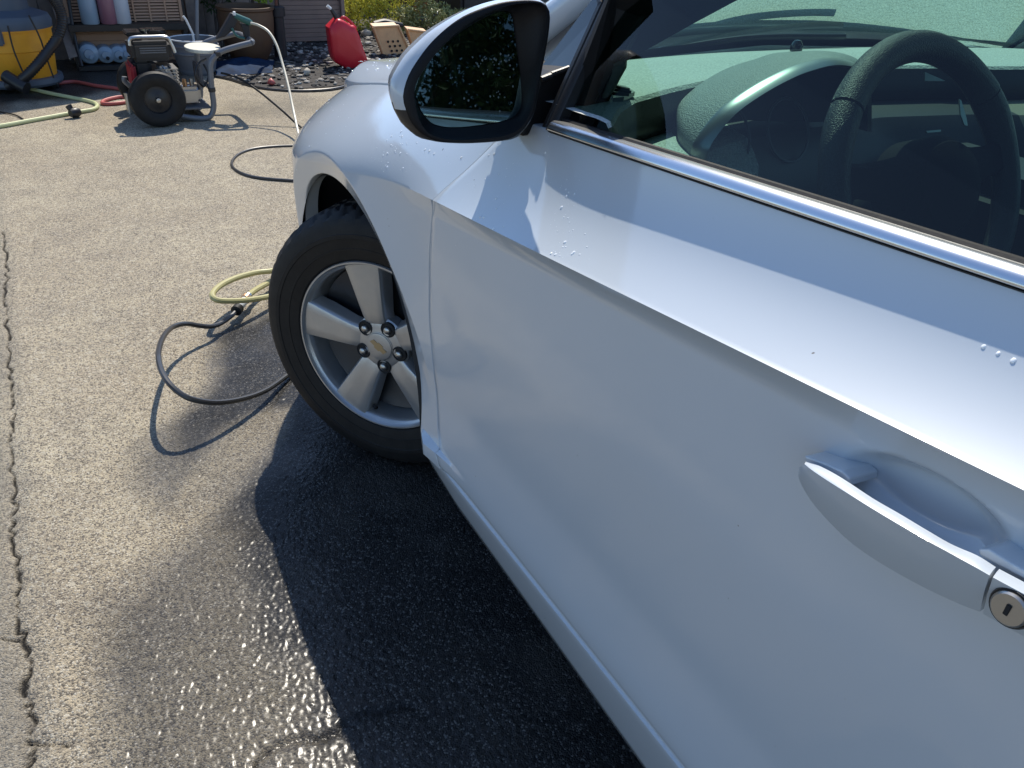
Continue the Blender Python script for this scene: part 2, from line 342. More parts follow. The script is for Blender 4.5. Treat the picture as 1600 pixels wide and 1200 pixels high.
def prof_low(z, zcr):
    # door/fender side below the crease: x as function of height
    u = np.clip((zcr-z)/.03, 0, 1)
    base = PL(z)
    return base-.012*(1-u)**1.5
def cup(y, z):
    # handle recess in the front door
    dy = (y+1.312)/.072; dz = (z-(.836+.10*(-1.312-y)))/.031
    r = dy*dy+dz*dz
    return .015*sstep(0, .7, 1-r)
def Sf(y, h, side_detail=True):
    y = np.asarray(y, float); h = np.asarray(h, float)
    zz = zc(y); tz = Tz(y); tx = Tx(y)
    low = h <= zz; s = np.clip((h-zz)/LU, 0, 1)
    # door style shoulder: flat shelf at the crease getting steeper to the belt
    w_ = sstep(-.85, -.12, y)
    a = s; zd = zz+(tz-zz)*a; xd = -.012+(tx+.012)*(.21*a+.33*(1-(1-a)**2.5))/.54
    ph = a*np.pi/2; zf = zz+(tz-zz)*a; xf = -.006+(tx+.006)*(.10*a+.90*a**1.85)
    z = np.where(low, h, zd*(1-w_)+zf*w_); hl = np.minimum(h, zz); xl = prof_low(hl, zz)*(1-w_)+w_*(PL(hl)-PL(zz)*sstep(zz-.2, zz, hl)-.006*sstep(zz-.22, zz, hl))
    x = np.where(low, xl, xd*(1-w_)+xf*w_)
    # wheel arch flare
    r = np.hypot(y, h-.33); th = np.arctan2(h-.33, y)
    fw = sstep(R(172), R(130), th)*(th > 0)+(th <= 0)*1.
    fl = np.where(r > .425, -.017*np.clip(1-(r-.425)/.15, 0, 1)**1.8, -.017+(.425-r)*.34)
    x = x+fl*fw
    x = x+taper(y)
    if side_detail: x = x+np.where((y < -1.2) & (y > -1.42), cup(y, z), 0)
    return np.stack([x, y, z], -1)
def hem(P, n_in, sides='tblr', r_=.0016, d=.016):
    """turn the edges of a sheet inward so that it reads as folded metal"""
    P = np.asarray(P, float)
    def ext(P, first):
        a = P[0] if first else P[-1]; b = P[1] if first else P[-2]
        o = a-b; o /= np.linalg.norm(o, axis=-1, keepdims=True)+1e-9; n = np.array(n_in, float)
        r1 = a+o*r_*.7+n*r_*.3; r2 = a+o*r_+n*r_; r3 = a+o*r_+n*d
        return np.concatenate([[r3], [r2], [r1], P]) if first else np.concatenate([P, [r1], [r2], [r3]])
    if 't' in sides: P = ext(P, False)
    if 'b' in sides: P = ext(P, True)
    Q = P.transpose(1, 0, 2)
    if 'l' in sides: Q = ext(Q, True)
    if 'r' in sides: Q = ext(Q, False)
    return Q.transpose(1, 0, 2)
def mirror_pts(P): P = np.array(P); P[..., 0] = 1.8-P[..., 0]; return P
def panel(name, P, m, parent, sides='tblr', mirror=False, sharp=30):
    P = hem(P, (1, 0, 0), sides)
    if mirror: P = mirror_pts(P)
    b = MB().grid(P); o = mesh_obj(name, b.V, b.F if mirror else [f[::-1] for f in b.F], m, parent, True, sharp); return o
gapf = SI([.20, .30, .35, .46, .585, .705, .79, .83, .87, .92, .975], [-.492, -.478, -.452, -.43, -.422, -.430, -.450, -.475, -.505, -.535, -.56], .014)
GAP = .0017
def add_rows(lo, hi, n, extra): return np.array(sorted(set(np.round(np.concatenate([np.linspace(lo, hi, n), extra]), 5))))
def door_grid(y_front, y_back, zbot, cols):
    rows = []
    vs = np.concatenate([np.linspace(0, 1, 110)])
    out = []
    for c in cols:
        pass
    u = cols; 
    Y0 = np.full(len(vs), 0.)
    P = np.zeros((len(vs), len(u), 3))
    for j, t in enumerate(u):
        for it in range(1):
            pass
        # heights run bottom -> crease -> belt, with rows packed at the crease
        yy = None
        hs = None
        ym = y_front(.6)*(1-t)+y_back(.6)*t
        zz = float(zc(ym)); low = zbot+(zz-zbot)*(1-(1-np.linspace(0, 1, 150))**1.3); up = zz+LU*np.linspace(0, 1, 42)[1:]**1.2
        hs = np.concatenate([low, up]); y = y_front(hs)*(1-t)+y_back(hs)*t
        # re-snap so the crease row really follows the crease
        z2 = zc(y); hs = np.where(np.arange(len(hs)) <= 149, zbot+(hs-zbot)/(zz-zbot)*(z2-zbot), z2+(hs-zz))
        if j == 0: P = np.zeros((len(hs), len(u), 3))
        P[:, j] = Sf(y, hs)
    return P
cols = np.concatenate([np.linspace(0, .66, 50), np.linspace(.663, .95, 170), np.linspace(.96, 1, 6)])
rear_f = lambda h: -1.50-.0*h+0*h
for mir in (False, True):
    front_door = panel('front_door', door_grid(lambda h: gapf(h)-GAP, lambda h: np.full(np.shape(h), -1.50+GAP), .305, cols), M['paint'], CAR, mirror=mir)
    if not mir: DOOR = front_door
    P = door_grid(lambda h: np.full(np.shape(h), -1.50-GAP), lambda h: np.interp(h, [.3, .75, 1.1], [-2.30, -2.42, -2.42]), .305, np.linspace(0, 1, 30))
    panel('rear_door', P, M['paint'], CAR, mirror=mir)
    # rear quarter with its wheel opening
    P = []
    for j, y in enumerate(np.concatenate([np.linspace(-2.43, -3.06, 40), np.linspace(-3.08, -3.66, 24)])):
        r = .378; dy = y+2.685; zb = .33+math.sqrt(max(r*r-dy*dy, 0)) if abs(dy) < r else .24
        zz = float(zc(y)); hs = np.concatenate([np.linspace(min(zb, zz-.02), zz, 24), zz+LU*np.linspace(0, 1, 14)[1:]])
        P.append(Sf(np.full(len(hs), y), hs))
    panel('rear_quarter', np.array(P).transpose(1, 0, 2), M['paint'], CAR, mirror=mir)
    # front fender: rays out of the wheel centre up to the crease, then a sheet from the crease to the hood
    th = np.radians(np.concatenate([np.linspace(184, 150, 40), np.linspace(149, 60, 110), np.linspace(59, -12, 70)])); cols_ = []; top_y = []
    for t in th:
        c, s = math.cos(t), math.sin(t); lip = .378 if c > -.98 or s > 0 else .378/abs(c)*(1+.5*max(0, -s))
        def out(rad):
            y = rad*c; h = .33+rad*s
            return y > .955 or h > float(zc(y)) or h < .2 or y < float(gapf(h))+GAP
        lo_, hi_ = lip, 1.6; r = lip
        while not out(r+.006) and r < 1.6: r += .006
        lo_, hi_ = r, r+.006
        for _ in range(14):
            mid = (lo_+hi_)/2
            if out(mid): hi_ = mid
            else: lo_ = mid
        hz_ = .33+lo_*s; k1 = min(.426, lip+.4*(lo_-lip))
        rad = np.concatenate([np.linspace(lip, k1-.0015, 9), np.linspace(k1, k1+.004, 4), k1+.004+(lo_-k1-.004)*np.linspace(0, 1, 36)[1:]**1.15])
        cols_.append(Sf(rad*c, .33+rad*s))
        if abs(hz_-float(zc(lo_*c))) < .002: top_y.append(lo_*c)
    P = np.array(cols_).transpose(1, 0, 2)
    y_c0 = top_y[0]; gy0 = y_c0; ss_ = np.linspace(0, 1, 44)
    colsB = []
    for y0_ in [float(gapf(float(zc(top_y[0])))+GAP)+(top_y[0]-float(gapf(float(zc(top_y[0])))+GAP))*q for q in (0, .5)]+top_y:
        zz_c = float(zc(y0_)); f = (.955-y0_)/(.955-(float(gapf(zz_c))+GAP))
        hs = zz_c+LU*ss_; g_ = gapf(hs)+GAP; yy = .955-(.955-g_)*f; colsB.append(Sf(yy, zc(yy)+LU*ss_))
    PB = np.array(colsB).transpose(1, 0, 2)
    if not mir:
        pass
    def ext_edge(P):   # fold the lip under
        a = P[0]; b_ = P[1]; o = a-b_; o /= np.linalg.norm(o, axis=-1, keepdims=True); n = np.array([1., 0, 0]); return np.concatenate([[a+o*.0012+n*.03], [a+o*.0014+n*.003], [a+o*.0008+n*.0006], P])
    def ext_left(P, col=0):
        Q = P.transpose(1, 0, 2); return ext_edge(Q).transpose(1, 0, 2)
    PA = ext_edge(P)
    nA = sum(1 for t in cols_ if abs(t[-1][2]-float(zc(t[-1][1]))) >= .002 and t[-1][1] < -.3)
    bF = MB().grid(PA); PBh = ext_left(PB); bF.grid(PBh)
    # top hem of the sheet against the hood, and the rear hem beside the door
    tp = PB[-1]; bF.grid([tp, tp+np.array([.0008, 0, -.0006]), tp+np.array([.0012, 0, -.004]), tp+np.array([.001, 0, -.03])])
    rr = np.array([c_[-1] for c_ in cols_[:nA+1]]); bF.grid([rr, rr+np.array([.0008, -.0006, 0]), rr+np.array([.003, -.001, 0]), rr+np.array([.03, -.001, 0])])
    if mir: bF.V = [tuple(v) for v in mirror_pts(np.array(bF.V))]
    fender = bF.build('front_fender', M['paint'], CAR)
    bm = bmesh.new(); bm.from_mesh(fender.data); bmesh.ops.remove_doubles(bm, verts=bm.verts, dist=.0004); bmesh.ops.recalc_face_normals(bm, faces=bm.faces); bm.to_mesh(fender.data); bm.free()
    fender.data.polygons.foreach_set('use_smooth', [True]*len(fender.data.polygons)); fender.data.set_sharp_from_angle(angle=R(34))
    # sill
    ys = np.concatenate([np.linspace(-.382, -.60, 16), np.linspace(-.62, -2.31, 40)]); P = []
    for y in ys:
        fr = sstep(-.50, -.385, y); zb = np.interp(y, [-2.3, -1.1, -.8, -.5, -.38], [.16, .172, .19, .205, .225])
        prof = [(.06, zb-.03), (.036, zb-.006), (.026, zb+.003), (.016, zb+.03), (.009, .272), (.0055, .284), (.0055, .2895), (.009, .292), (.0105, .2935), (.007, .296), (.0075, .2995), (.02, .3022)]
        P.append([(x+.0*fr, y, z) for x, z in prof])
    panel('sill', np.array(P).transpose(1, 0, 2)[:, ::1], M['paint'], CAR, sides='lr', mirror=mir, sharp=50)
    # dark inner skin behind the shut lines
    P = []
    for y in np.linspace(-.385, -2.9, 60):
        hs = np.linspace(.24, float(zc(np.array(y)))+LU*.93, 24); q = Sf(np.full(24, y), hs, False); q[:, 0] += .045; P.append(q)
    P = np.array(P).transpose(1, 0, 2); P = mirror_pts(P) if mir else P
    MB().grid(P).build('inner_skin', M['liner'], CAR, smooth=True)
    # dark strip a few millimetres down inside the shut lines, painting in their shade
    hs = np.concatenate([np.linspace(.31, .79, 40), np.linspace(.80, .955, 24)]); g_ = gapf(hs)
    P = np.array([Sf(g_+d, hs, False)+np.array([.0032, 0, 0]) for d in (-.006, .006)]); P = mirror_pts(P) if mir else P
    MB().grid(P).build('gap_shade_strip', M['liner'], CAR, smooth=True)
    # wheel well liners
    for yc in (0, -2.685):
        pr = [(.372, .004), (.40, .03), (.41, .10), (.41, .50), (.0, .5)]
        b = MB(); rows = []
        for rad, xx in pr:
            tt = np.radians(np.linspace(-20, 184, 40)); rows.append(np.stack([np.full(40, xx), yc+rad*np.cos(tt), .33+rad*np.sin(tt)], -1))
        rows = np.array(rows); rows = mirror_pts(rows) if mir else rows
        b.grid(rows).build('wheel_liner', M['liner'], CAR, smooth=True)
# hood
HC_ = SI([-.5, -.3, 0, .3, .5, .7, .95], [.985, .950, .897, .868, .845, .79, .69], .06)
def hood_z(x, y):
    xx = np.abs(x-.9); e = Tz(y); u = np.clip((.9-xx-Tx(y))/.78, 0, 1)
    return e+.004+(HC_(y)-e-.004)*(1-(1-np.clip(u*7, 0, 1))**2.)+.034*u
P = []
for v in np.linspace(0, 1, 70):
    row = []
    for u in np.concatenate([np.linspace(0, .3, 34), np.linspace(.32, .68, 24), np.linspace(.70, 1, 34)]):
        xc = abs(u-.5)*2
        yb = -.30+.13*(1-xc**2.2)-.05; yf = .93-.42*xc**3.2
        y = yb+(yf-yb)*v; xl = Tx(y)+GAP*1.5+taper(y)*.9; x = xl+(1.8-2*xl)*u
        row.append((x, y, float(hood_z(x, np.array(y)))-.10*max(0, v-.85)**1.2*4))
    P.append(row)
P = np.array(P); Q = P.copy()
e1 = P.copy()
def drop_edges(P, d=.02, r=.002):
    def ext(P, first):
        a = P[0] if first else P[-1]; b = P[1] if first else P[-2]; o = a-b; o /= np.linalg.norm(o, axis=-1, keepdims=True)+1e-9; n = np.array([0, 0, -1.])
        L_ = [a+o*r*.7+n*r*.3, a+o*r+n*r, a+o*r+n*d]
        return np.concatenate([L_[::-1], P]) if first else np.concatenate([P, L_])
    P = ext(ext(P, True), False); Qt = P.transpose(1, 0, 2); Qt = ext(ext(Qt, True), False); return Qt.transpose(1, 0, 2)
b = MB().grid(drop_edges(P)); HOOD = mesh_obj('hood', b.V, b.F, M['paint'], CAR, True, 40)
# nose / bumper, cowl
rows = []
for z, k in ((.20, .03), (.26, 0.), (.45, -.01), (.58, .02), (.63, .06)):
    row = []
    for t in np.linspace(-1, 1, 40):
        x = .9+t*.80; row.append((x, .955-k-.50*abs(t)**3.4, z))
    rows.append(row)
MB().grid(rows).build('front_bumper', M['paint'], CAR, smooth=True)
MB().box((.9, .93, .52), (.9, .02, .10), bev=.01).build('grille', M['black'], CAR)
for sx_ in (.30, 1.5): MB().box((sx_+(.06 if sx_ < .9 else -.06), .72, .60), (.26, .16, .10), rot=Matrix.Rotation(.5 if sx_ < .9 else -.5, 3, 'Z'), bev=.03).build('headlight', M['lens'], CAR, smooth=True)
rows = [[(.24+1.32*t, -.36+.0*t+.13*(1-abs(2*t-1)**2.2)+dy, z+.03*(1-abs(2*t-1)**2)) for t in np.linspace(0, 1, 30)] for dy, z in ((.06, .915), (.02, .93), (-.02, .93), (-.05, .925))]
MB().grid(rows).build('cowl', M['black'], CAR, smooth=True)
# rear deck, rear bumper, roof
rows = [[(.16+1.48*t, y, z+.03*(1-abs(2*t-1)**3)) for t in np.linspace(0, 1, 20)] for y, z in ((-3.02, 1.05), (-3.2, 1.05), (-3.45, 1.045), (-3.6, 1.03), (-3.66, .95), (-3.66, .7), (-3.64, .5))]
MB().grid(rows).build('boot_lid', M['paint'], CAR, smooth=True)
rows = [[(.9+t*.86, -3.68+.35*abs(t)**4, z) for t in np.linspace(-1, 1, 24)] for z in (.25, .35, .55, .62)]
MB().grid(rows).build('rear_bumper', M['paint'], CAR, smooth=True)
rows = []
for y, z, xe in ((-1.02, 1.392, .335), (-1.12, 1.412, .325), (-1.5, 1.44, .315), (-1.9, 1.44, .32), (-2.3, 1.405, .34), (-2.42, 1.385, .35)):
    rows.append([(xe+(1.8-2*xe)*t, y, z+.035*(1-abs(2*t-1)**2.6)) for t in np.linspace(0, 1, 28)])
rows = np.array(rows); MB().grid(drop_edges(rows, .03)).build('roof', M['paint'], CAR, smooth=True, recalc=False)
MB().grid(rows-np.array([0, 0, .035])).build('headliner', M['tan'], CAR, smooth=True)
# ------------------------------------------------------------------ greenhouse
def gx_at(z): return .078+(z-.955)*.50    # side glass plane
def GP(x, y):
    """point on the driver side glass plane seen at pixel (x, y)"""
    d = FWD+RT*(x-800)/FPX-UP*(y-600)/FPX; n = np.array([1., 0, -.50]); k = .078-.955*.50
    return CAM+d*((k-CAM.dot(n))/d.dot(n))
A0, A1 = np.array([.125, -.285, .935]), np.array([.335, -.99, 1.395])      # outer edge of the A pillar
Ap = lambda t: A0+(A1-A0)*t+np.array([0, 0, .02])*math.sin(math.pi*t)
for mir in (False, True):
    mm = (lambda P: mirror_pts(P)) if mir else (lambda P: np.array(P, float))
    rows = []
    for t in np.linspace(0, 1, 16):
        c = Ap(t); rows.append([c+np.array(o) for o in ((-.002, -.030, -.012), (-.014, -.012, -.004), (-.012, .004, .008), (.0, .014, .015), (.022, .018, .018), (.045, .016, .014), (.05, .006, .0), (.03, -.02, -.02), (.01, -.035, -.02))])
    MB().grid(mm(rows), True).build('roof_pillar', M['paint'], CAR, smooth=True, sharp=60)
    # side rail and rear pillar
    rows = []
    for y, z in ((-.98, 1.392), (-1.2, 1.42), (-1.6, 1.432), (-2.0, 1.42), (-2.35, 1.37), (-2.7, 1.22), (-3.0, 1.06)):
        x = np.interp(z, [1.05, 1.22, 1.43], [.17, .26, .32]); rows.append([(x-.01, y, z-.035), (x-.015, y, z-.015), (x, y, z), (x+.03, y, z+.01), (x+.05, y, z-.01), (x+.03, y, z-.045)])
    MB().grid(mm(rows), True).build('roof_rail', M['paint'], CAR, smooth=True, sharp=60)
    rows = [[(.075+(z-.955)*.5, -1.50+w_ , z), (.068+(z-.955)*.5, -1.50+w_*0, z), (.075+(z-.955)*.5, -1.50-w_, z)] for z, w_ in ((.98, .035), (1.2, .035), (1.41, .035))]
    MB().grid(mm(rows)).build('door_pillar', M['gloss_black'], CAR, smooth=True)
    MB().prism(mm([(.15, -2.40, 1.035), (.33, -2.36, 1.39), (.26, -2.72, 1.22), (.17, -3.02, 1.06)]), (.01 if not mir else -.01, 0, 0)).build('rear_pillar', M['paint'], CAR)
    MB().grid(mm([[(.085, -1.54, .995), (.125, -2.40, 1.03)], [(.30, -1.54, 1.42), (.32, -2.34, 1.38)]])).build('rear_window_glass', M['glass'], CAR)
# driver window: pane, channel, sill trim
fr0, fr1 = GP(862, 212), GP(958, 2); frt = fr0+(fr1-fr0)*1.16
bel = lambda y: np.array([.086, y, .958-.060*(y+.66)])
top = [frt+np.array([.0, -.03, .02])]+[np.array([gx_at(z), y, z]) for y, z in ((-.88, 1.22), (-.98, 1.31), (-1.10, 1.365), (-1.30, 1.40), (-1.47, 1.41))]
for mir in (False, True):
    mm = (lambda P: mirror_pts(P)) if mir else (lambda P: np.array(P, float))
    poly = [fr0+np.array([.002, 0, -.03])]+[frt]+top+[bel(-1.47)+np.array([0, 0, -.02])]
    b = MB(); b.add(mm(poly), [tuple(range(len(poly)))]); b.build('window_glass', M['glass'], CAR)
    # slim black window frame running up from the mirror and along the roof
    path = [fr0+(fr1-fr0)*.02]+[fr0*.9+fr1*.1, fr0*.5+fr1*.5, fr1, frt]+top[1:]
    rows = []
    P = smooth_path(path, 5)
    T = np.gradient(P, axis=0); T /= np.linalg.norm(T, axis=1)[:, None]; nrm = np.array([-.894, 0, .447])
    for p_, t_ in zip(P, T):
        s_v = np.cross(nrm, t_); s_v /= np.linalg.norm(s_v)
        if s_v[1] < 0: s_v = -s_v
        rows.append([p_-s_v*.004-nrm*.012, p_-s_v*.004+nrm*.003, p_+s_v*.002+nrm*.006, p_+s_v*.010+nrm*.006, p_+s_v*.013+nrm*.003, p_+s_v*.014-nrm*.002, p_+s_v*.018-nrm*.002, p_+s_v*.020+nrm*.002, p_+s_v*.026+nrm*.002, p_+s_v*.028-nrm*.012])
    MB().grid(mm(rows), True).build('window_frame', M['black'], CAR, smooth=True, sharp=40)
    # triangular sail panel between frame and roof pillar
    sail = [fr0+np.array([.012, .01, .0]), fr1*1+np.array([.004, .012, 0]), frt+np.array([.01, .02, .02]), Ap(.52)+np.array([.0, -.03, -.02]), Ap(.3)+np.array([.0, -.03, -.018]), Ap(.06)+np.array([.0, -.04, -.02]), np.array([.10, -.50, .948])]
    sail = np.array(sail); b = MB(); b.add(mm(sail), [tuple(range(len(sail)))]); b.build('sail_panel', M['gloss_black'], CAR)
# bright strip along the belt
def strip(parent):
    rows = []
    ys = np.concatenate([np.linspace(-.655, -1.49, 50)])
    for y in ys:
        x0 = float(Tx(np.array(y))); z0 = float(Tz(np.array(y)))
        pr = [(.006, .0005), (-.0030, .0010), (-.0046, .0022), (-.0048, .0036), (-.0042, .0056), (-.0030, .0076), (-.0010, .0098), (.0022, .0120), (.0060, .0134), (.0105, .0141), (.0145, .0140), (.0150, .008)]
        rows.append([(x0+dx, y, z0+dz) for dx, dz in pr])
    MB().grid(rows, True).build('window_sill_trim', M['chrome'], parent, smooth=True, sharp=50)
    rows = [[(float(Tx(np.array(y)))+dx, y, float(Tz(np.array(y)))+dz) for dx, dz in ((.012, .0135), (.015, .0165), (.020, .0165), (.0225, .010), (.0225, -.03))] for y in ys]
    MB().grid(rows).build('weather_seal', M['rubber'], parent, smooth=True)
    rows = [[(float(Tx(np.array(y)))+dx, y, float(Tz(np.array(y)))+dz) for dx, dz in ((-.0005, -.002), (-.004, .0005), (.004, .001))] for y in ys]
    MB().grid(rows).build('shadow_gap_seal', M['rubber'], parent, smooth=True)
strip(CAR)
# windscreen
def ws(u, v):
    xc = 2*u-1
    b0 = np.array([.9+xc*.765, -.33+.15*(1-abs(xc)**2.3), .935+.030*(1-xc*xc)])
    b1 = np.array([.9+xc*.565, -1.03+.07*(1-abs(xc)**2.3), 1.392+.030*(1-xc*xc)])
    p_ = b0+(b1-b0)*v; return p_+np.array([0, .02, .03])*math.sin(math.pi*v)*(1-.4*xc*xc)
MB().grid([[ws(u, v) for u in np.linspace(0, 1, 30)] for v in np.linspace(0, 1, 16)]).build('windscreen', M['windscreen'], CAR, smooth=True)
MB().grid([[ws(u, v)+np.array([0, -.004, -.008]) for u in np.linspace(.0, 1, 40)] for v in (0, .02, .045)]).build('windscreen_border', M['black'], CAR, smooth=True)
rows = [[(.9+xc*.55, y, z+.02*(1-xc*xc)) for xc in np.linspace(-1, 1, 14)] for y, z in ((-2.44, 1.385), (-2.7, 1.25), (-3.02, 1.06))]
MB().grid(rows).build('rear_screen', M['glass'], CAR, smooth=True)
# wipers
for x0, x1 in ((.55, 1.12), (1.05, 1.45)):
    MB().tube([(x0, -.19, .955), ((x0+x1)/2, -.215, .985), (x1, -.24, .985)], .007, 8).build('wiper', M['black'], CAR, smooth=True)
# ------------------------------------------------------------------ cabin
def yb_(x): return -.33+.15*(1-abs((x-.9)/.765)**2.3)-.02
rear_pts = [(.06, -.76), (.102, -.738), (.156, -.68), (.215, -.635), (.312, -.594), (.411, -.559), (.55, -.54), (.8, -.52), (1.0, -.56), (1.104, -.60), (1.2, -.62), (1.75, -.66)]
yr_ = lambda x: float(np.interp(x, *zip(*rear_pts)))
xs = np.concatenate([np.linspace(.09, .5, 36), np.linspace(.52, 1.70, 40)])
def dash_rows(prof):
    rows = []
    for kind, dy, z in prof:
        row = []
        for x in xs:
            y0, y1 = yb_(x), yr_(x)
            zf = .958 if abs(x-.9) < .6 else .958-.02*(abs(x-.9)-.6)/.2
            if kind == 'f': y = y0+(y1-y0)*dy; zz_ = zf+(.986-zf)*sstep(0, .75, dy)+.004*math.sin(dy*6)
            else: y = y1+dy; zz_ = z
            row.append((x, y, zz_))
        rows.append(row)
    return rows
MB().grid(dash_rows([('f', t, 0) for t in np.linspace(0, .96, 18)]+[('r', -.006, .983), ('r', -.012, .978)])).build('dashboard_top', M['dash'], CAR, smooth=True)
MB().grid(dash_rows([('r', -.012, .978), ('r', -.02, .962), ('r', -.026, .945), ('r', -.022, .928), ('r', -.016, .922)])).build('dashboard_face', M['dash_dark_shade'], CAR, smooth=True)  # rear-facing side darkened in its colour to hold the shade
LD = MB().grid(dash_rows([('r', -.016, .922), ('r', -.05, .922), ('r', -.10, .912), ('r', -.13, .88), ('r', -.15, .80), ('r', -.14, .6)])).build('lower_dashboard', [M['dash'], M['dash_dark_shade'], M['tan']], CAR, smooth=True)
for poly in LD.data.polygons:
    x = poly.center[0]+.9; poly.material_index = 0 if x < .44 else (1 if x < 1.09 else 2)  # pale where sun falls, painted dark for shade behind the steering wheel
# demister slots along the windscreen
MB().grid([[(x, yb_(x)-.045, .9605), (x, yb_(x)-.06, .9625)] for x in np.linspace(.72, 1.12, 12)]).build('demister_vent', M['dark'], CAR)
MB().lathe([(0, .022), (.006, .021), (.010, .016), (.013, .008), (.012, 0)], (.855, -.345, .978), n=16).build('light_sensor', M['gloss_black'], CAR, smooth=True)
# side vent
v0 = [PX(957, 130, 2, .992), PX(978, 134, 2, .992), PX(992, 143, 2, .991), PX(975, 151, 2, .990), PX(958, 153, 2, .989)]
MB().prism(v0, (0, 0, -.006)).build('side_vent', M['silver_trim'], CAR)
for k in range(3):
    a = np.array(PX(957, 134+6*k, 2, .9935)); c = np.array(PX(986-3*abs(k-1), 140+4*k, 2, .9935)); MB().tube([a, c], .0022, 6, False).build('vent_slat', M['dark'], CAR)
# binnacle: hood over the gauges
rim = np.array([PX(1078, 262, 1, -.70), PX(1079, 238, 1, -.70), PX(1090, 212, 1, -.70), PX(1125, 170, 1, -.70), PX(1171, 137, 1, -.70), PX(1217, 112, 1, -.70), PX(1250, 99, 1, -.70), PX(1290, 90, 1, -.70), PX(1325, 95, 1, -.70), PX(1345, 113, 1, -.70), PX(1350, 150, 1, -.70), PX(1350, 200, 1, -.70)])
bk = np.array([PX(1072, 215, 1, -.62), PX(1061, 185, 1, -.61), PX(1060, 160, 1, -.60), PX(1085, 137, 1, -.58), PX(1135, 107, 1, -.56), PX(1190, 90, 1, -.54), PX(1230, 82, 1, -.53), PX(1270, 80, 1, -.53), PX(1310, 84, 1, -.54), PX(1335, 95, 1, -.57), PX(1350, 130, 1, -.60), PX(1352, 180, 1, -.62)])
rim = smooth_path(rim, 6); bk = smooth_path(bk, 6); rows = []
for t in np.linspace(0, 1, 14):
    r_ = bk*(1-t)+rim*t; cen = r_.mean(0); bul = math.sin(math.pi*t)*.012; d = r_-cen; d[:, 1] = 0; d /= np.linalg.norm(d, axis=1)[:, None]; rows.append(r_+d*bul)
cen = rim.mean(0); ctr = np.array([cen[0], cen[1], .93])
MB().grid(rows).build('instrument_hood', M['hood_plastic'], CAR, smooth=True, sharp=60)
lipr = [rim, rim+(rim-ctr)*.004+np.array([0, -.004, 0]), rim-(rim-ctr)*.02+np.array([0, -.016, 0]), rim-(rim-ctr)*.06+np.array([0, -.024, -.0]), rim-(rim-ctr)*.085+np.array([0, -.02, 0])]
MB().grid(lipr).build('instrument_hood_rim', M['silver_trim'], CAR, smooth=True, sharp=60)
MB().grid([rim-(rim-ctr)*.085+np.array([0, -.02, 0]), rim-(rim-ctr)*.11+np.array([0, .05, 0]), rim-(rim-ctr)*.2+np.array([0, .09, -.01]), np.repeat(ctr[None]+np.array([[0, .09, 0]]), len(rim), 0)]).build('instrument_recess', M['dash_dark_shade'], CAR, smooth=True)
M['dim'] = mat('dim_ring', (.05, .055, .06), .4)
for cx_ in (.39, .52):
    c = np.array([cx_, -.66, .92]); ring = MB(); th = np.linspace(0, 2*np.pi, 30)
    ring.tube([c+np.array([.045*math.cos(a), .02*math.sin(a), .045*math.sin(a)]) for a in th], .0025, 6, False).build('gauge_ring', M['dim'], CAR, smooth=True)
# steering wheel
SC = np.array([.522, -.915, .905]); tl = R(25); su = np.array([0, math.sin(tl), math.cos(tl)]); sx_ = np.array([1., 0, 0]); sn = np.cross(su, sx_)*-1  # toward the dash
if sn[1] < 0: sn = -sn
sw = empty('steering_wheel', 'x', 'x'); del sw['label'], sw['category']; sw.parent = CAR; sw.location = Vector(SC)-wpos(CAR)
def SWP(a, b, c=0): return SC+sx_*a+su*b+sn*c
th = np.linspace(0, 2*np.pi, 73)[:-1]
def ring_part(t0, t1, name, r0=.0205, n=50):
    rows = []
    for a in np.linspace(t0, t1, n):
        d = sx_*math.cos(a)+su*math.sin(a); c = SC+d*.183; ph = np.linspace(0, 2*np.pi, 15)[:-1]
        rr = r0*(1+.12*math.exp(-((math.degrees(a) % 360-150)/14)**2)+.12*math.exp(-((math.degrees(a) % 360-30)/14)**2))
        rows.append(c+rr*(np.cos(ph)[:, None]*d+np.sin(ph)[:, None]*sn*.95))
    MB().grid(rows, True).build(name, M['leather'], sw, smooth=True)
ring_part(R(38), R(142), 'rim_grip'); ring_part(R(143), R(397-360+360-.0), 'rim_grip', .0196, 90)
for a in (R(142.5), R(37.5)):
    d = sx_*math.cos(a)+su*math.sin(a); MB().lathe([(.0202, -.0012), (.0185, 0), (.0202, .0012)], SC+d*.183, np.cross(d, sn), 16).build('seam', M['dark'], sw, smooth=True)
# hub pad and spokes
M['hubm'] = mat('matt_hub_vinyl', (.006, .0065, .008), .8, spec=.08)
prof = [(.0, -.045), (.03, -.044), (.055, -.036), (.066, -.02), (.068, .03)]
b = MB(); rows = []
for rr, h in prof: rows.append([SWP(rr*math.cos(a)*1.15, rr*math.sin(a)*(.95 if math.sin(a) > 0 else 1.15), h) for a in np.linspace(0, 2*np.pi, 41)[:-1]])
b.grid(rows, True).build('hub_pad', M['hubm'], sw, smooth=True)
for a0, nm in ((R(8), 'spoke'), (R(172), 'spoke'), (R(270), 'spoke')):
    d = sx_*math.cos(a0)+su*math.sin(a0); e = -sx_*math.sin(a0)+su*math.cos(a0); rows = []
    for t, wd in ((.05, .04), (.10, .028), (.14, .022), (.178, .026)):
        c = SC+d*t; k = -.018+.018*(t-.05)/.13
        rows.append([c+e*wd+sn*(k+.004), c+e*wd*.7+sn*(k-.006), c-e*wd*.7+sn*(k-.006), c-e*wd+sn*(k+.004), c-e*wd*.6+sn*(k+.016), c+e*wd*.6+sn*(k+.016)])
    MB().grid(rows, True).build('spoke', M['hubm'], sw, smooth=True, sharp=50)
def SWH(px, py, off=-.03):
    d = FWD+RT*(px-800)/FPX-UP*(py-600)/FPX; o = SC+sn*off; return CAM+d*((o-CAM).dot(sn)/d.dot(sn))
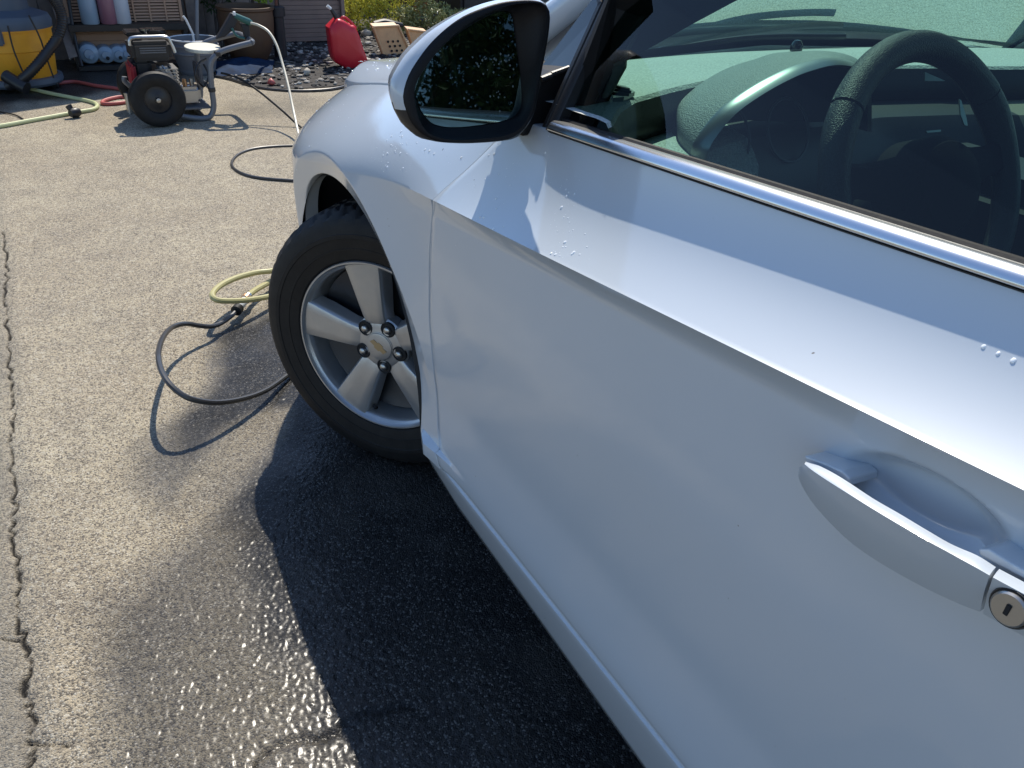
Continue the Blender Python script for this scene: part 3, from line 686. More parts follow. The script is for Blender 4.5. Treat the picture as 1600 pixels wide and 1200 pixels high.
for q in ([(1497, 155), (1500, 158), (1508, 185), (1510, 197), (1505, 196), (1499, 180)], [(1443, 113), (1475, 127), (1443, 127)], [(1445, 205), (1468, 203), (1468, 206), (1447, 208)]):
    MB().prism([SWH(*k_) for k_ in q], -sn*.002).build('spoke_trim', M['silver_trim'], sw)
MB().tube([SC+sn*.0, SC+sn*.12+np.array([0, 0, -.05])], .035, 14, False).build('column', M['dash_dark_shade'], sw, smooth=True)
# driver side inner pillar trim, tweeter cover, door lining, seats, floor
tr = [np.array(q) for q in (PX(1012, 73, 0, .20), PX(1085, 36, 0, .225), PX(1156, -2, 0, .25), PX(1330, -95, 0, .31))]
ou = [Ap(.12), Ap(.4), Ap(.62), Ap(1.0)]
rows = []
for k in range(4):
    o = ou[k]+np.array([.02, -.02, -.02]); t_ = tr[k]; mid = (o+t_)/2+np.array([.012, -.03, -.012]); rows.append([o+np.array([.02, .03, .02]), o, mid, t_, t_+np.array([.02, .03, .0])])
MB().grid(rows).build('pillar_trim', M['dark'], CAR, smooth=True)
pl = [np.array(q) for q in (PX(866, 215, 0, .10), PX(900, 222, 0, .12), PX(936, 196, 0, .15), PX(946, 168, 0, .165), PX(966, 129, 0, .18), PX(976, 97, 0, .19), PX(1012, 74, 0, .205), PX(1085, 36, 0, .225), PX(1040, -20, 0, .18), PX(958, -20, 0, .125))]
b = MB(); b.add(pl, [tuple(range(len(pl)))]); b.prism(pl, (.004, .012, 0)); b.build('mirror_inner_cover', M['dark'], CAR)
tw = [PX(925, 143, 0, .150), PX(928, 130, 0, .150), PX(942, 110, 0, .150), PX(958, 99, 0, .150), PX(976, 93, 0, .155), PX(975, 110, 0, .155), PX(965, 128, 0, .155), PX(954, 150, 0, .155), PX(944, 155, 0, .15), PX(930, 152, 0, .15)]
MB().prism(tw, (.02, .02, 0)).build('tweeter_cover', mat('speaker_cloth', (.10, .10, .095), .8, bump=(900, .5, .001)), CAR, bevel=.004)
rows = [[(.115, y, .958), (.125, y, .95), (.13, y, .90), (.12, y, .7), (.12, y, .4)] for y in (-.62, -.8, -1.1, -1.48, -2.4)]
MB().grid(rows).build('door_lining', M['dash_dark_shade'], CAR, smooth=True)
MB().grid(mirror_pts(rows)).build('door_lining', M['dash_dark_shade'], CAR, smooth=True)
MB().box((.9, -1.45, .28), (1.6, 2.3, .02)).build('cabin_floor', M['dark'], CAR)
MB().box((.9, -.22, .6), (1.6, .02, .66)).build('firewall', M['dark'], CAR)
MB().box((.9, -.75, .62), (.22, .55, .5), bev=.04).build('centre_console', M['dash_dark_shade'], CAR, smooth=True)
for x in (.48, 1.32):
    b = MB(); b.box((x, -1.45, .50), (.50, .52, .18), bev=.05); b.box((x, -1.78, .86), (.48, .15, .66), rot=Matrix.Rotation(.28, 3, 'X'), bev=.06); b.box((x, -1.89, 1.24), (.26, .09, .18), bev=.04)
    b.build('seat', M['dark'], CAR, smooth=True)
MB().box((.9, -2.45, .82), (1.3, .16, .6), rot=Matrix.Rotation(.3, 3, 'X'), bev=.05).build('seat', M['dark'], CAR, smooth=True)
# ------------------------------------------------------------------ door handle
def handle():
    Hn = []
    A = [PX(x_, y_, 0, v_) for x_, y_, v_ in ((1257, 725, -.036), (1268, 734, -.040), (1290, 749, -.043), (1320, 768, -.046), (1360, 793, -.048), (1400, 817, -.049), (1440, 840, -.049), (1480, 862, -.049), (1520, 884, -.048), (1546, 899, -.047))]
    B = [PX(x_, y_, 0, v_) for x_, y_, v_ in ((1248, 731, -.031), (1249, 750, -.031), (1267, 782, -.031), (1297, 817, -.031), (1330, 848, -.031), (1365, 873, -.032), (1405, 897, -.032), (1450, 921, -.032), (1500, 944, -.032), (1531, 956, -.032))]
    Cc = [PX(x_, y_, 0, v_) for x_, y_, v_ in ((1260, 721, -.030), (1278, 727, -.031), (1302, 739, -.033), (1328, 755, -.035), (1366, 780, -.037), (1406, 803, -.038), (1446, 827, -.038), (1486, 850, -.037), (1527, 868, -.036), (1556, 886, -.034))]
    A, B, Cc = (smooth_path(q, 5) for q in (A, B, Cc)); rows = []
    for a, b, c in zip(A, B, Cc):
        mid = (a+b)/2+np.array([-.0015, 0, 0]); inn = c+np.array([.005, 0, -.012]); low = b+np.array([.016, 0, .003])
        rows.append([a+(mid-a)*.08, a, a+(c-a)*.10+np.array([0, 0, .0004]), c*.5+a*.5+np.array([0, 0, .0010]), c+(a-c)*.10, c, inn, (inn+low)/2+np.array([.003, 0, 0]), low, b, b+(mid-b)*.25, b*.45+a*.55+np.array([-.0012, 0, 0]), mid*.5+a*.5])
    return rows, A, B, Cc
rows, HA, HB, HC = handle()
h = MB().grid(rows, True); n_ = len(rows[0]); h.F.append(tuple(range(n_))); h.F.append(tuple(reversed(range(len(h.V)-n_, len(h.V)))))
HND = h.build('door_handle', M['paint'], DOOR, smooth=True, sharp=42)
# end cap with the lock
dA = (HA[-1]-HA[-6]); dA /= np.linalg.norm(dA); last = np.array(rows[-1]); rr_ = []
for k, sc_k in ((.0022, 1), (.02, 1), (.045, .98), (.058, .9), (.064, .7)):
    q = last+dA*k; cc = q.mean(0); q = cc+(q-cc)*sc_k; q[:, 0] += .004*(k/.03)**2*.6; rr_.append(q)
h = MB().grid(rr_, True); h.F.append(tuple(range(n_))); h.F.append(tuple(reversed(range(len(h.V)-n_, len(h.V)))))
h.build('lock_cap', M['paint'], DOOR, smooth=True, sharp=42)
kc = np.array(PX(1580, 950, 0, -.0445)); kn = np.array([-1., 0, .10])
MB().lathe([(.0, .0045), (.0105, .0045), (.0118, .003), (.0121, -.012)], kc, kn, 32).build('lock_cylinder', M['key'], DOOR, smooth=True)
MB().lathe([(.0121, .0015), (.0132, .0018), (.0140, .0), (.0140, -.012)], kc, kn, 32).build('lock_ring', M['black'], DOOR, smooth=True)
MB().box(kc+np.array([-.0048, 0, .0004]), (.001, .0032, .0088), bev=.0004).build('keyhole', M['dark'], DOOR)
# base pieces at both ends of the grip
for pts, nm in (([(1256, 712), (1290, 724), (1316, 736), (1328, 748), (1327, 760), (1300, 752), (1262, 730)], 'handle_base'), ([(1528, 858), (1545, 858), (1580, 880), (1625, 905), (1632, 922), (1560, 884), (1530, 868)], 'handle_base')):
    MB().prism([PX(a, b, 0, -.024 if a < 1400 else -.026) for a, b in pts], (.036, 0, -.004)).build(nm, M['paint'], DOOR, bevel=.0015)
# ------------------------------------------------------------------ wing mirror
MR = empty('wing_mirror', 'x', 'x'); del MR['label'], MR['category']; MR.parent = CAR
ow = [(620, 172), (614, 152), (613, 138), (616, 122), (636, 88), (654, 69), (674, 51), (700, 34), (725, 20), (750, 9), (775, 2), (800, -2), (825, -4), (846, -1), (857, 9), (860, 25), (858, 50), (853, 80), (847, 115), (840, 162), (833, 185), (820, 205), (808, 218), (780, 222), (740, 225), (710, 225), (680, 222), (660, 217), (645, 206), (630, 191)]
iw = [(634, 172), (630, 158), (630, 144), (637, 120), (650, 97), (670, 70), (690, 50), (710, 34), (730, 22), (760, 10), (785, 3), (810, 0), (832, 0), (848, 4), (856, 12), (859, 25), (857, 50), (852, 80), (845, 116), (837, 165), (830, 184), (817, 203), (800, 215), (780, 220), (740, 223), (710, 223), (690, 222), (675, 218), (655, 206), (640, 188)]
jw = [(648, 150), (649, 137), (656, 120), (670, 100), (685, 80), (700, 64), (720, 46), (740, 32), (760, 22), (780, 14), (800, 8), (825, 5), (843, 6), (851, 12), (854, 25), (852, 50), (847, 80), (840, 120), (832, 162), (826, 180), (812, 200), (795, 209), (780, 213), (740, 217), (710, 218), (685, 214), (665, 203), (652, 175)]
gw = [(652, 143), (654, 131), (660, 121), (672, 103), (695, 76), (712, 62), (730, 49), (745, 39), (760, 31), (780, 22), (795, 20), (805, 25), (809, 45), (813, 80), (816, 100), (820, 135), (821, 160), (817, 176), (805, 187), (780, 194), (740, 200), (715, 201.5), (695, 200), (680, 195), (670, 185), (660, 169)]
def MP(q, y): p_ = PX(*q, 1, y); return PX(*q, 1, y+.12*(p_[2]-1.03)-.08*(p_[0]+.05))
def resamp(P, n=64):
    P = np.vstack([P, P[:1]]); s = np.r_[0, np.cumsum(np.linalg.norm(np.diff(P, axis=0), axis=1))]; t = np.linspace(0, s[-1], n, endpoint=False); return np.stack([np.interp(t, s, P[:, k]) for k in range(3)], 1)
def closed_smooth(pts, n=72):
    P = np.array(pts, float); P = np.vstack([P[-2:], P, P[:2]]); return resamp(smooth_path(P, 6)[12:-12] if True else P, n)
O_ = closed_smooth([MP(q, -.625) for q in ow]); I_ = closed_smooth([MP(q, -.632) for q in iw]); J_ = closed_smooth([MP(q, -.634) for q in jw]); Gm = closed_smooth([MP(q, -.618) for q in gw])
def align(A, B): # rotate B so that its points sit nearest to A's
    k = min(range(len(B)), key=lambda k: np.linalg.norm(A-np.roll(B, -k, 0), axis=1).sum()); return np.roll(B, -k, 0)
I_ = align(O_, I_); J_ = align(O_, J_); Gm = align(O_, Gm); cO = O_.mean(0)
MR.location = Vector(cO)-wpos(CAR)
rows = [O_+np.array([0, .006, 0]), O_]
shell = [I_+np.array([0, .003, 0]), I_+np.array([0, -.0005, 0]), O_*.5+I_*.5+np.array([0, .0005, 0]), O_+np.array([0, .006, 0])]
for k, s_k in ((.02, .99), (.045, .95), (.07, .85), (.088, .68), (.098, .42), (.10, .0)):
    q = cO+(O_-cO)*s_k+np.array([.015*(k/.1), k, -.004]); shell.append(q)
shell = np.array(shell)
# white cap over the upper part, black plastic below
zb_ = lambda x: .972+.16*np.clip(-.02-x, -.06, .14)
bmS = MB().grid(shell, True); o = bmS.build('mirror_cap', [M['paint'], M['black']], MR, smooth=True, sharp=55)
for poly in o.data.polygons:
    c = Vector(poly.center)+wpos(MR)
    if c.z < zb_(c.x): poly.material_index = 1
bz = [I_+np.array([0, .004, 0]), I_+np.array([0, .0, 0]), I_*.9+J_*.1+np.array([0, -.0015, 0]), I_*.5+J_*.5+np.array([0, -.002, 0]), I_*.08+J_*.92+np.array([0, -.001, 0]), J_+np.array([0, .001, 0]), J_*.8+Gm*.2+np.array([0, .008, 0]), Gm+(cO-Gm)*-.03+np.array([0, .006, 0]), Gm+np.array([0, .014, 0])]
MB().grid(bz, True).build('mirror_bezel', M['bezel'], MR, smooth=True, sharp=50)
gm = Gm+np.array([0, .010, 0]); gc = gm.mean(0)
b = MB(); b.grid([gm, gm*.5+gc*.5, np.repeat(gc[None]+np.array([[0, 0, 0]]), len(gm), 0)], True); b.build('mirror_glass', M['mirror'], MR)
# arm from the door to the housing
ft = [PX(814, 214, 1, -.61), PX(820, 196, 1, -.61), PX(836, 150, 1, -.61), PX(844, 121, 1, -.61), PX(862, 112, 1, -.61), PX(886, 105, 1, -.61), PX(902, 104, 1, -.61), PX(885, 140, 1, -.61), PX(872, 175, 1, -.61), PX(859, 214, 1, -.61), PX(845, 212, 1, -.61), PX(830, 211, 1, -.61)]
MB().prism(ft, (.035, .14, -.012)).build('mirror_foot', M['bezel'], MR, bevel=.004)
MB().box((.035, -.555, .985), (.11, .10, .075), rot=.1, bev=.02).build('mirror_arm', M['black'], MR, smooth=True)
MB().tube([PX(846, 124, 1, -.612), PX(862, 118, 1, -.612)], .004, 8, False).build('mirror_hinge', M['black'], MR, smooth=True)
MB().tube([PX(862, 116, 1, -.612), PX(889, 106, 1, -.612)], .0035, 8, False).build('mirror_hinge', M['black'], MR, smooth=True)

# ------------------------------------------------------------------ wheels
def make_wheel(C, d, mirror=False):
    n = np.array([-math.cos(d), -math.sin(d), 0.]); t = np.array([-math.sin(d), math.cos(d), 0.])*-1   # t: to the right seen from outside
    if mirror: n = -n; t = -t
    up = np.array([0, 0, 1.]); C = np.array(C)
    Wp = lambda a, b, c=0.: C+t*a+up*b+n*c
    W_ = empty('wheel', 'x', 'x'); del W_['label'], W_['category']; W_.parent = CAR; W_.location = Vector(C)-wpos(CAR)
    # tyre: lathe with tread blocks cut at the shoulder
    prof = [(.207, -.004), (.214, .004), (.226, .007), (.236, .009), (.2365, .0102), (.240, .0105), (.2405, .0098), (.262, .0125), (.263, .0140), (.272, .0140), (.273, .0125), (.290, .009), (.303, .002), (.311, -.007), (.317, -.016), (.3215, -.030), (.323, -.045), (.323, -.058), (.316, -.059), (.316, -.065), (.324, -.066), (.325, -.098), (.317, -.099), (.317, -.106), (.325, -.107), (.324, -.140), (.316, -.141), (.316, -.148), (.323, -.149), (.321, -.175), (.312, -.198), (.29, -.211), (.25, -.213), (.21, -.205)]
    NS = 264; rows = []
    for r, h in prof:
        row = []
        for i in range(NS):
            ph = i % 4; off = .35*h*14; blk = ((i+int(abs(h)*120)) % 6) >= 4
            rr = r
            if r > .308 and blk: rr = r-.009 if r > .312 else r-.004
            a = 2*math.pi*i/NS; row.append(Wp(rr*math.cos(a), rr*math.sin(a), h))
        rows.append(row)
    MB().grid(rows, True).build('tyre', M['rubber'], W_, smooth=True, sharp=28)
    # rim lip and barrel
    prof = [(.2085, -.006), (.2095, .0015), (.2075, .005), (.204, .0048), (.2015, .0), (.199, -.004), (.1965, -.0055), (.194, -.008), (.192, -.020), (.188, -.035), (.185, -.10), (.188, -.19)]
    MB().lathe(prof, C, n, 96).build('rim', M['alloy'], W_, smooth=True, sharp=50)
    MB().lathe([(.184, -.055), (.150, -.066), (.05, -.07), (0, -.07)], C, n, 48).build('brake_disc', M['alloy_dark'], W_, smooth=True)
    MB().lathe([(.187, -.19), (.0, -.19)], C, n, 48).build('backing_plate', M['liner'], W_)
    MB().box(Wp(.12, .06, -.05), (.06, .10, .13), rot=Matrix.Rotation(d, 3, 'Z'), bev=.015).build('brake_caliper', M['liner'], W_)
    # hub
    MB().lathe([(.072, -.050), (.072, -.022), (.066, -.016), (.045, -.014), (.036, -.012), (.0355, -.0105), (.034, -.010)], C, n, 60).build('hub', M['alloy'], W_, smooth=True, sharp=40)
    MB().lathe([(.034, -.0125), (.033, -.0085), (.030, -.0075), (.012, -.006), (0, -.0058)], C, n, 40).build('centre_cap', M['alloy'], W_, smooth=True, sharp=40)
    e_ = [(-.022, .0015), (-.019, .0075), (-.007, .0075), (-.006, .0115), (.008, .0115), (.009, .0075), (.022, .0075), (.019, -.0045), (.007, -.0045), (.006, -.0085), (-.008, -.0085), (-.009, -.0045), (-.024, -.0045)]
    er = R(-35); MB().prism([Wp(a*math.cos(er)-b_*math.sin(er), a*math.sin(er)+b_*math.cos(er), -.0068) for a, b_ in e_], n*.0016).build('emblem', M['gold'], W_)
    for k in range(5):
        a0 = R(100+72*k) if not mirror else R(80+72*k); d1 = t*math.cos(a0)+up*math.sin(a0); e1 = -t*math.sin(a0)+up*math.cos(a0); rows = []
        for r, wd, h, dp in ((.048, .024, -.017, .03), (.062, .0255, -.0125, .03), (.080, .0275, -.0095, .03), (.11, .0315, -.0075, .034), (.145, .0365, -.006, .036), (.175, .041, -.0048, .034), (.192, .0435, -.0035, .03), (.201, .0445, -.0038, .02)):
            c = C+d1*r
            rows.append([c+e1*x+n*z for x, z in ((-wd-.010, h-dp), (-wd-.0045, h-.010), (-wd-.0008, h-.0012), (-wd+.0008, h), (-wd*.4, h), (wd*.4, h), (wd-.0008, h), (wd+.0008, h-.0012), (wd+.0045, h-.010), (wd+.010, h-dp))])
        MB().grid(rows, True).build('spoke', M['alloy'], W_, smooth=True, sharp=40)
        # webs joining neighbouring spokes at the hub
        a1 = a0+R(36); d2 = t*math.cos(a1)+up*math.sin(a1); c = C+d2*.052+n*-.012
        MB().lathe([(.0185, -.006), (.0185, -.0005), (.0165, .0008), (.0145, -.0012), (.0, -.0012)], c, n, 24).build('lug_recess', M['liner'], W_, smooth=True, sharp=40)
        MB().lathe([(.0095, -.014), (.0095, .001), (.0075, .0055), (.004, .0075), (0, .0078)], c, n, 12).build('lug_nut', M['steel'], W_, smooth=True, sharp=30)
    MB().tube([Wp(-.03, -.188, -.03), Wp(-.026, -.176, -.018)], .005, 8, False).build('valve', M['rubber'], W_, smooth=True)
    return W_
make_wheel((.048, -.036, .323), R(35.5))
make_wheel((1.752, 0, .323), R(28), True)
make_wheel((.04, -2.685, .323), 0.)
make_wheel((1.76, -2.685, .323), 0., True)
# ------------------------------------------------------------------ water drops
def proj(P):
    d = np.asarray(P)-CAM; z = d@FWD; return 800+FPX*(d@RT)/z, 600-FPX*(d@UP)/z
YY, HH = np.meshgrid(np.linspace(.5, -1.45, 500), np.linspace(.5, .98, 260)); SS = Sf(YY, np.where(HH < 2, HH, HH)); sxp, syp = proj(SS.reshape(-1, 3))
def on_body(px, py):
    k = np.argmin((sxp-px)**2+(syp-py)**2); p_ = SS.reshape(-1, 3)[k]; i, j = divmod(k, YY.shape[1]); i = min(max(i, 1), YY.shape[0]-2); j = min(max(j, 1), YY.shape[1]-2)
    a = SS[i+1, j]-SS[i-1, j]; b_ = SS[i, j+1]-SS[i, j-1]; n = np.cross(a, b_); n /= np.linalg.norm(n)
    return p_, (n if n[0] < 0 else -n)
def drops(name, pts, parent):
    b = MB()
    for p_, n, r in pts:
        a = np.cross(n, [0, 0, 1.]); a /= np.linalg.norm(a)+1e-9; dn = np.cross(n, a); rows = []
        for rr, hh in ((1.0, -.05), (.92, .3), (.66, .55), (.3, .66), (.0, .68)):
            rows.append([p_+n*hh*r*.8+rr*r*(math.cos(t)*a+math.sin(t)*dn*(1.25)) for t in np.linspace(0, 2*np.pi, 9)[:-1]])
        b.grid(rows, True)
    o = b.build(name, M['drop'], parent, smooth=True, sharp=180); o['kind'] = 'stuff'; return o
rd = random.Random(3); L_ = []
for x, y in ((604, 219), (611, 213), (627, 205), (628, 212), (610, 227), (613, 228), (618, 233), (605, 239), (599, 243), (607, 254), (605, 261), (629, 263), (626, 240), (618, 236), (626, 207), (652, 223), (664, 234), (671, 237), (679, 241), (721, 246), (772, 240), (758, 280), (751, 340), (755, 340), (776, 310), (775, 327), (770, 357), (862, 396), (867, 398), (897, 394), (894, 398), (882, 378), (885, 305), (878, 325), (483, 229), (487, 165), (510, 151), (520, 173), (463, 265), (484, 191), (1588, 560), (1575, 520), (1540, 540)): L_.append((x, y, rd.uniform(.0011, .0021)))
for _ in range(240):
    cx_, cy_, s1, s2 = rd.choice(((622, 235, 18, 22), (610, 250, 16, 12), (640, 200, 14, 22), (740, 310, 30, 35), (880, 380, 18, 14), (885, 320, 10, 40), (510, 170, 22, 24), (760, 260, 40, 25), (560, 180, 40, 30)))
    L_.append((rd.gauss(cx_, s1*1.2), rd.gauss(cy_, s2*1.2), .00035+.0009*rd.random()**2.5))
dl = []
for x, y, r in L_:
    p_, n = on_body(x, y); dl.append((p_, n, r))
drops('water_drops', dl, CAR)
hd = []
for _ in range(260):
    x, y = rd.uniform(.18, .75), rd.uniform(-.15, .62); hd.append((np.array([x, y, float(hood_z(x, np.array(y)))]), np.array([0, -.05, 1.]), rd.uniform(.0008, .0026)))
drops('water_drops', hd, HOOD)
md = []
gn = np.cross(Gm[20]-Gm[0], Gm[45]-Gm[0]); gn /= np.linalg.norm(gn); gn = gn if gn[1] < 0 else -gn
for _ in range(70):
    q = rd.choice(((800, 100, 12, 14), (797, 165, 12, 14), (765, 95, 14, 10), (780, 130, 22, 30), (745, 150, 40, 30)))
    p_ = PX(rd.gauss(q[0], q[2]), rd.gauss(q[1], q[3]), 1, -.61); d = gm[:, :]-p_
    dd_ = (gc-CAM).dot(gn)/((p_-CAM).dot(gn)); p_ = CAM+(p_-CAM)*dd_
    ang = p_-gc
    if np.linalg.norm(ang) < .055: md.append((p_+gn*.0003, gn, rd.uniform(.0006, .0014)))
drops('water_drops', md, MR).data.materials[0] = M['clear_drop']

# ================================================================== the yard behind the car
M['yellow'] = mat('yellow_plastic', (.80, .36, .02), .45, bump=(40, .1, .002), vary=(9, (.70, .30, .02)))
M['bluegrey'] = mat('blue_grey_plastic', (.07, .09, .12), .5)
M['ac'] = mat('taupe_sheet_metal', (.42, .26, .17), .7, vary=(4, (.34, .21, .14)))
M['ac_dark'] = mat('dark_recess', (.015, .015, .017), .8)
M['red'] = mat('red_plastic', (.52, .015, .03), .35, bump=(30, .1, .002))
M['redhose'] = mat('red_hose', (.42, .09, .08), .5)
M['tray'] = mat('tan_plastic', (.66, .40, .20), .55, vary=(12, (.55, .33, .17)), bump=(40, .2, .002))
M['brown'] = mat('brown_glazed_pot', (.11, .06, .03), .6, vary=(5, (.08, .045, .028)))
M['tarp'] = mat('blue_tarp', (.012, .035, .085), .85, spec=.15, vary=(8, (.008, .018, .04)))
M['rust'] = mat('rusty_steel', (.13, .05, .03), .75, vary=(30, (.08, .035, .025)))
M['siding'] = mat('pinkish_siding', (.27, .20, .17), .7, vary=(6, (.23, .17, .145)))
M['wood'] = mat('weathered_wood', (.20, .17, .15), .8, vary=(14, (.14, .12, .11)), bump=(60, .4, .003))
M['orange_wood'] = mat('orange_bark', (.42, .17, .05), .8, bump=(40, .6, .01), vary=(10, (.28, .11, .04)))
M['bucket'] = mat('grey_bucket', (.13, .14, .16), .5)
M['white'] = mat('white_plastic', (.62, .64, .66), .45)
M['bottle_blue'] = mat('pale_blue_plastic', (.26, .36, .46), .3, coat=.3)
M['bottle_pink'] = mat('mauve_plastic', (.26, .12, .16), .35, coat=.3)
M['bottle_white'] = mat('milky_plastic', (.48, .52, .58), .35, coat=.3)
M['ghose'] = mat('pale_green_hose', (.50, .52, .28), .45)
M['yhose'] = mat('dull_yellow_hose', (.42, .38, .17), .42)
M['bhose'] = mat('black_hose', (.03, .03, .032), .38, coat=.2)
M['cream_hose'] = mat('clear_cream_hose', (.52, .48, .38), .4)
M['engine_red'] = mat('engine_red', (.30, .02, .03), .4)
M['label'] = mat('blue_label', (.18, .24, .36), .5)
M['orange'] = mat('orange_plastic', (.75, .09, .02), .5)
M['brass'] = mat('brass', (.62, .38, .22), .35, 1.)
M['green_plastic'] = mat('dark_green_plastic', (.02, .10, .09), .4)
M['soil'] = mat('dark_soil', (.035, .032, .03), .95, bump=(30, 1., .02), vary=(12, (.06, .052, .045)))
M['cream'] = mat('seat_cream', (.62, .60, .50), .5)
M['leaf1'] = mat('yellow_green_leaf', (.62, .56, .08), .5, vary=(3, (.36, .40, .05)))
M['leaf2'] = mat('dark_green_leaf', (.045, .085, .02), .5, vary=(2, (.025, .05, .012)))
M['leaf3'] = mat('fresh_green_leaf', (.34, .46, .05), .5)
M['bark'] = mat('grey_bark', (.11, .09, .075), .9, bump=(20, .6, .01))
def leafy(m):
    N, L, b = nodes(m); out = [n for n in N if n.type == 'OUTPUT_MATERIAL'][0]; t = N.new('ShaderNodeBsdfTranslucent'); x = N.new('ShaderNodeMixShader'); x.inputs[0].default_value = .45
    src = b.inputs['Base Color'].links[0].from_socket if b.inputs['Base Color'].links else None
    if src: L.new(src, t.inputs[0])
    else: t.inputs[0].default_value = b.inputs['Base Color'].default_value
    L.new(b.outputs[0], x.inputs[1]); L.new(t.outputs[0], x.inputs[2]); L.new(x.outputs[0], out.inputs[0])
for k_ in ('leaf1', 'leaf2', 'leaf3'): leafy(M[k_])
M['stucco'] = mat('blue_grey_stucco', (.26, .28, .27), .9, bump=(60, .3, .004), vary=(1.5, (.20, .215, .21)))
M['bin'] = mat('black_bin_plastic', (.010, .011, .016), .55)
M['stone'] = mat('pale_stone', (.40, .36, .30), .85, bump=(30, .5, .01))
Pz = lambda x, y, z: PX(x, y, 2, z)
Py = lambda x, y, yy: PX(x, y, 1, yy)

# ---- louvred unit with shelf
U = empty('louvred_cabinet', 'tall taupe metal cabinet with louvred panels standing at the back left of the yard', 'cabinet', (.26, 5.6, 0))
MB().box((.26, 5.64, .88), (.80, .30, 1.72), bev=.01).build('cabinet_body', M['ac'], U)
b = MB(); b.box((.26, 5.487, .10), (.78, .02, .16), bev=.004); b.box((.26, 5.487, .205), (.78, .02, .045), bev=.004); b.box((-.128, 5.482, .85), (.02, .03, 1.6)); b.box((.648, 5.482, .85), (.02, .03, 1.6)); b.build('front_rail', M['ac'], U)
b = MB()
for z in np.arange(.235, 1.62, .021):
    if .265 < z < .315: continue
    b.box((.26, 5.476, z), (.75, .004, .015), rot=Matrix.Rotation(-.6, 3, 'X'))
o = b.build('louvre', M['ac'], U); o['kind'] = 'stuff'
MB().box((.26, 5.4865, .93), (.75, .003, 1.4)).build('louvre_recess', M['ac_dark'], U)
for x in np.linspace(-.02, .54, 6): MB().box((x, 5.470, .93), (.012, .008, 1.38)).build('louvre_rib', M['ac'], U)
SH = empty('black_shelf', 'black shelf bar fixed low across the louvred cabinet, three bottles standing on it', 'shelf', (.26, 5.40, 0))
MB().box((.26, 5.40, .285), (.82, .13, .045), bev=.006).build('shelf_board', M['black'], SH)
for x in (-.13, .64): MB().box((x, 5.40, .131), (.03, .10, .258)).build('leg', M['black'], SH)
MB().box((.26, 5.38, .02), (.80, .16, .03)).build('lower_board', M['black'], SH)
def bottle(name, label, px, m, r=.060, grp='bottles on the black shelf'):
    c = Py(px, 30, 5.39); c[2] = .3085
    o = MB().lathe([(0, 0), (r*.9, 0), (r, .008), (r, .24), (r*.85, .28), (r*.4, .31), (r*.38, .33), (0, .33)], c, n=24).build(name, m, None, smooth=True, sharp=40)
    tag(o, label, 'bottle', grp); return o
bottle('bottle', 'clear pale blue bottle, left one of three on the black shelf', 141, M['bottle_blue'])
bottle('bottle', 'mauve pink bottle standing between the pale blue and the white bottle', 170, M['bottle_pink'])
bottle('bottle', 'milky white bottle, right one of three on the black shelf', 192, M['bottle_white'], .056)
for px, lab, q in ((142, 'pale blue jug lying under the shelf, far left and a little apart', 0), (168, 'pale blue jug lying under the shelf, dark cap, second from the left', 1), (188, 'pale blue jug lying under the shelf, dark cap, third from the left', 2), (202, 'pale blue jug lying under the shelf, half hidden beside the engine', 3)):
    c = Py(px, 97, 5.36); c[2] = .115
    t = empty('lying_jug', lab, 'jug', (c[0], c[1], .036), 'jugs lying under the black shelf')
    r = .072 if q < 1 else .062
    MB().lathe([(0, -.012), (r*.45, -.010), (r*.5, .0), (r*.9, .012), (r, .03), (r, .22), (0, .22)], (c[0], c[1], .037+r), (0, 1, 0), n=24).build('jug_body', M['bottle_blue'], t, smooth=True)
    MB().lathe([(0, -.022), (.012, -.021), (.013, -.010)], (c[0]+.006, c[1], .03+r*.8), (0, 1, 0), n=14).build('jug_cap', M['ac_dark'] if q else M['bottle_blue'], t, smooth=True)
# ---- leaning board at the left of the cabinet
a0 = Py(92, 100, 5.30); a0[2] = .02
b = MB(); b.prism([Py(68, -30, 5.62), Py(96, -30, 5.62), Py(124, 88, 5.30), Py(108, 92, 5.30)], (0, .03, .006)); o = b.build('leaning_board', M['wood'], None, bevel=.004)
tag(o, 'grey weathered board leaning on the left edge of the louvred cabinet', 'board')
b = MB(); b.tube([Py(104, -30, 5.45), Py(111, 25, 5.40), Py(119, 70, 5.34), Py(128, 104, 5.28)], .012, 8); o = b.build('black_strap', M['black'], None, smooth=True)
tag(o, 'black strap hanging down between the leaning board and the cabinet', 'strap')
# ---- shop vacuum
VC = np.array([-.545, 4.90, 0]); VA = empty('shop_vacuum', 'yellow drum shop vacuum with blue grey lid in the shade at the far left', 'vacuum', VC)
MB().lathe([(0, .05), (.235, .05), (.245, .07), (.262, .24), (.268, .245), (.270, .36), (.280, .362), (.280, .385), (.268, .388), (.262, .40)], VC, n=48).build('drum', M['yellow'], VA, smooth=True, sharp=30)
MB().lathe([(.283, .372), (.286, .41), (.27, .445), (.20, .47), (.17, .475), (.165, .60), (.12, .66), (0, .67)], VC, n=48).build('lid', M['bluegrey'], VA, smooth=True, sharp=30)
MB().box(VC+np.array([-.05, -.275, .35]), (.07, .03, .12), bev=.01).build('latch', M['bluegrey'], VA)
for a in (-2.4, -.6, .9, 2.2):
    c = VC+np.array([.25*math.cos(a), .25*math.sin(a), .032]); MB().lathe([(0, -.014), (.028, -.014), (.031, -.008), (.031, .008), (.028, .014), (0, .014)], c, (math.sin(a), -math.cos(a), 0), 20).build('caster', M['black'], VA, smooth=True)
MB().lathe([(.0, .03), (.272, .03), (.28, .045), (.275, .075), (.25, .08)], VC, n=48).build('base_ring', M['bluegrey'], VA, smooth=True, sharp=30)
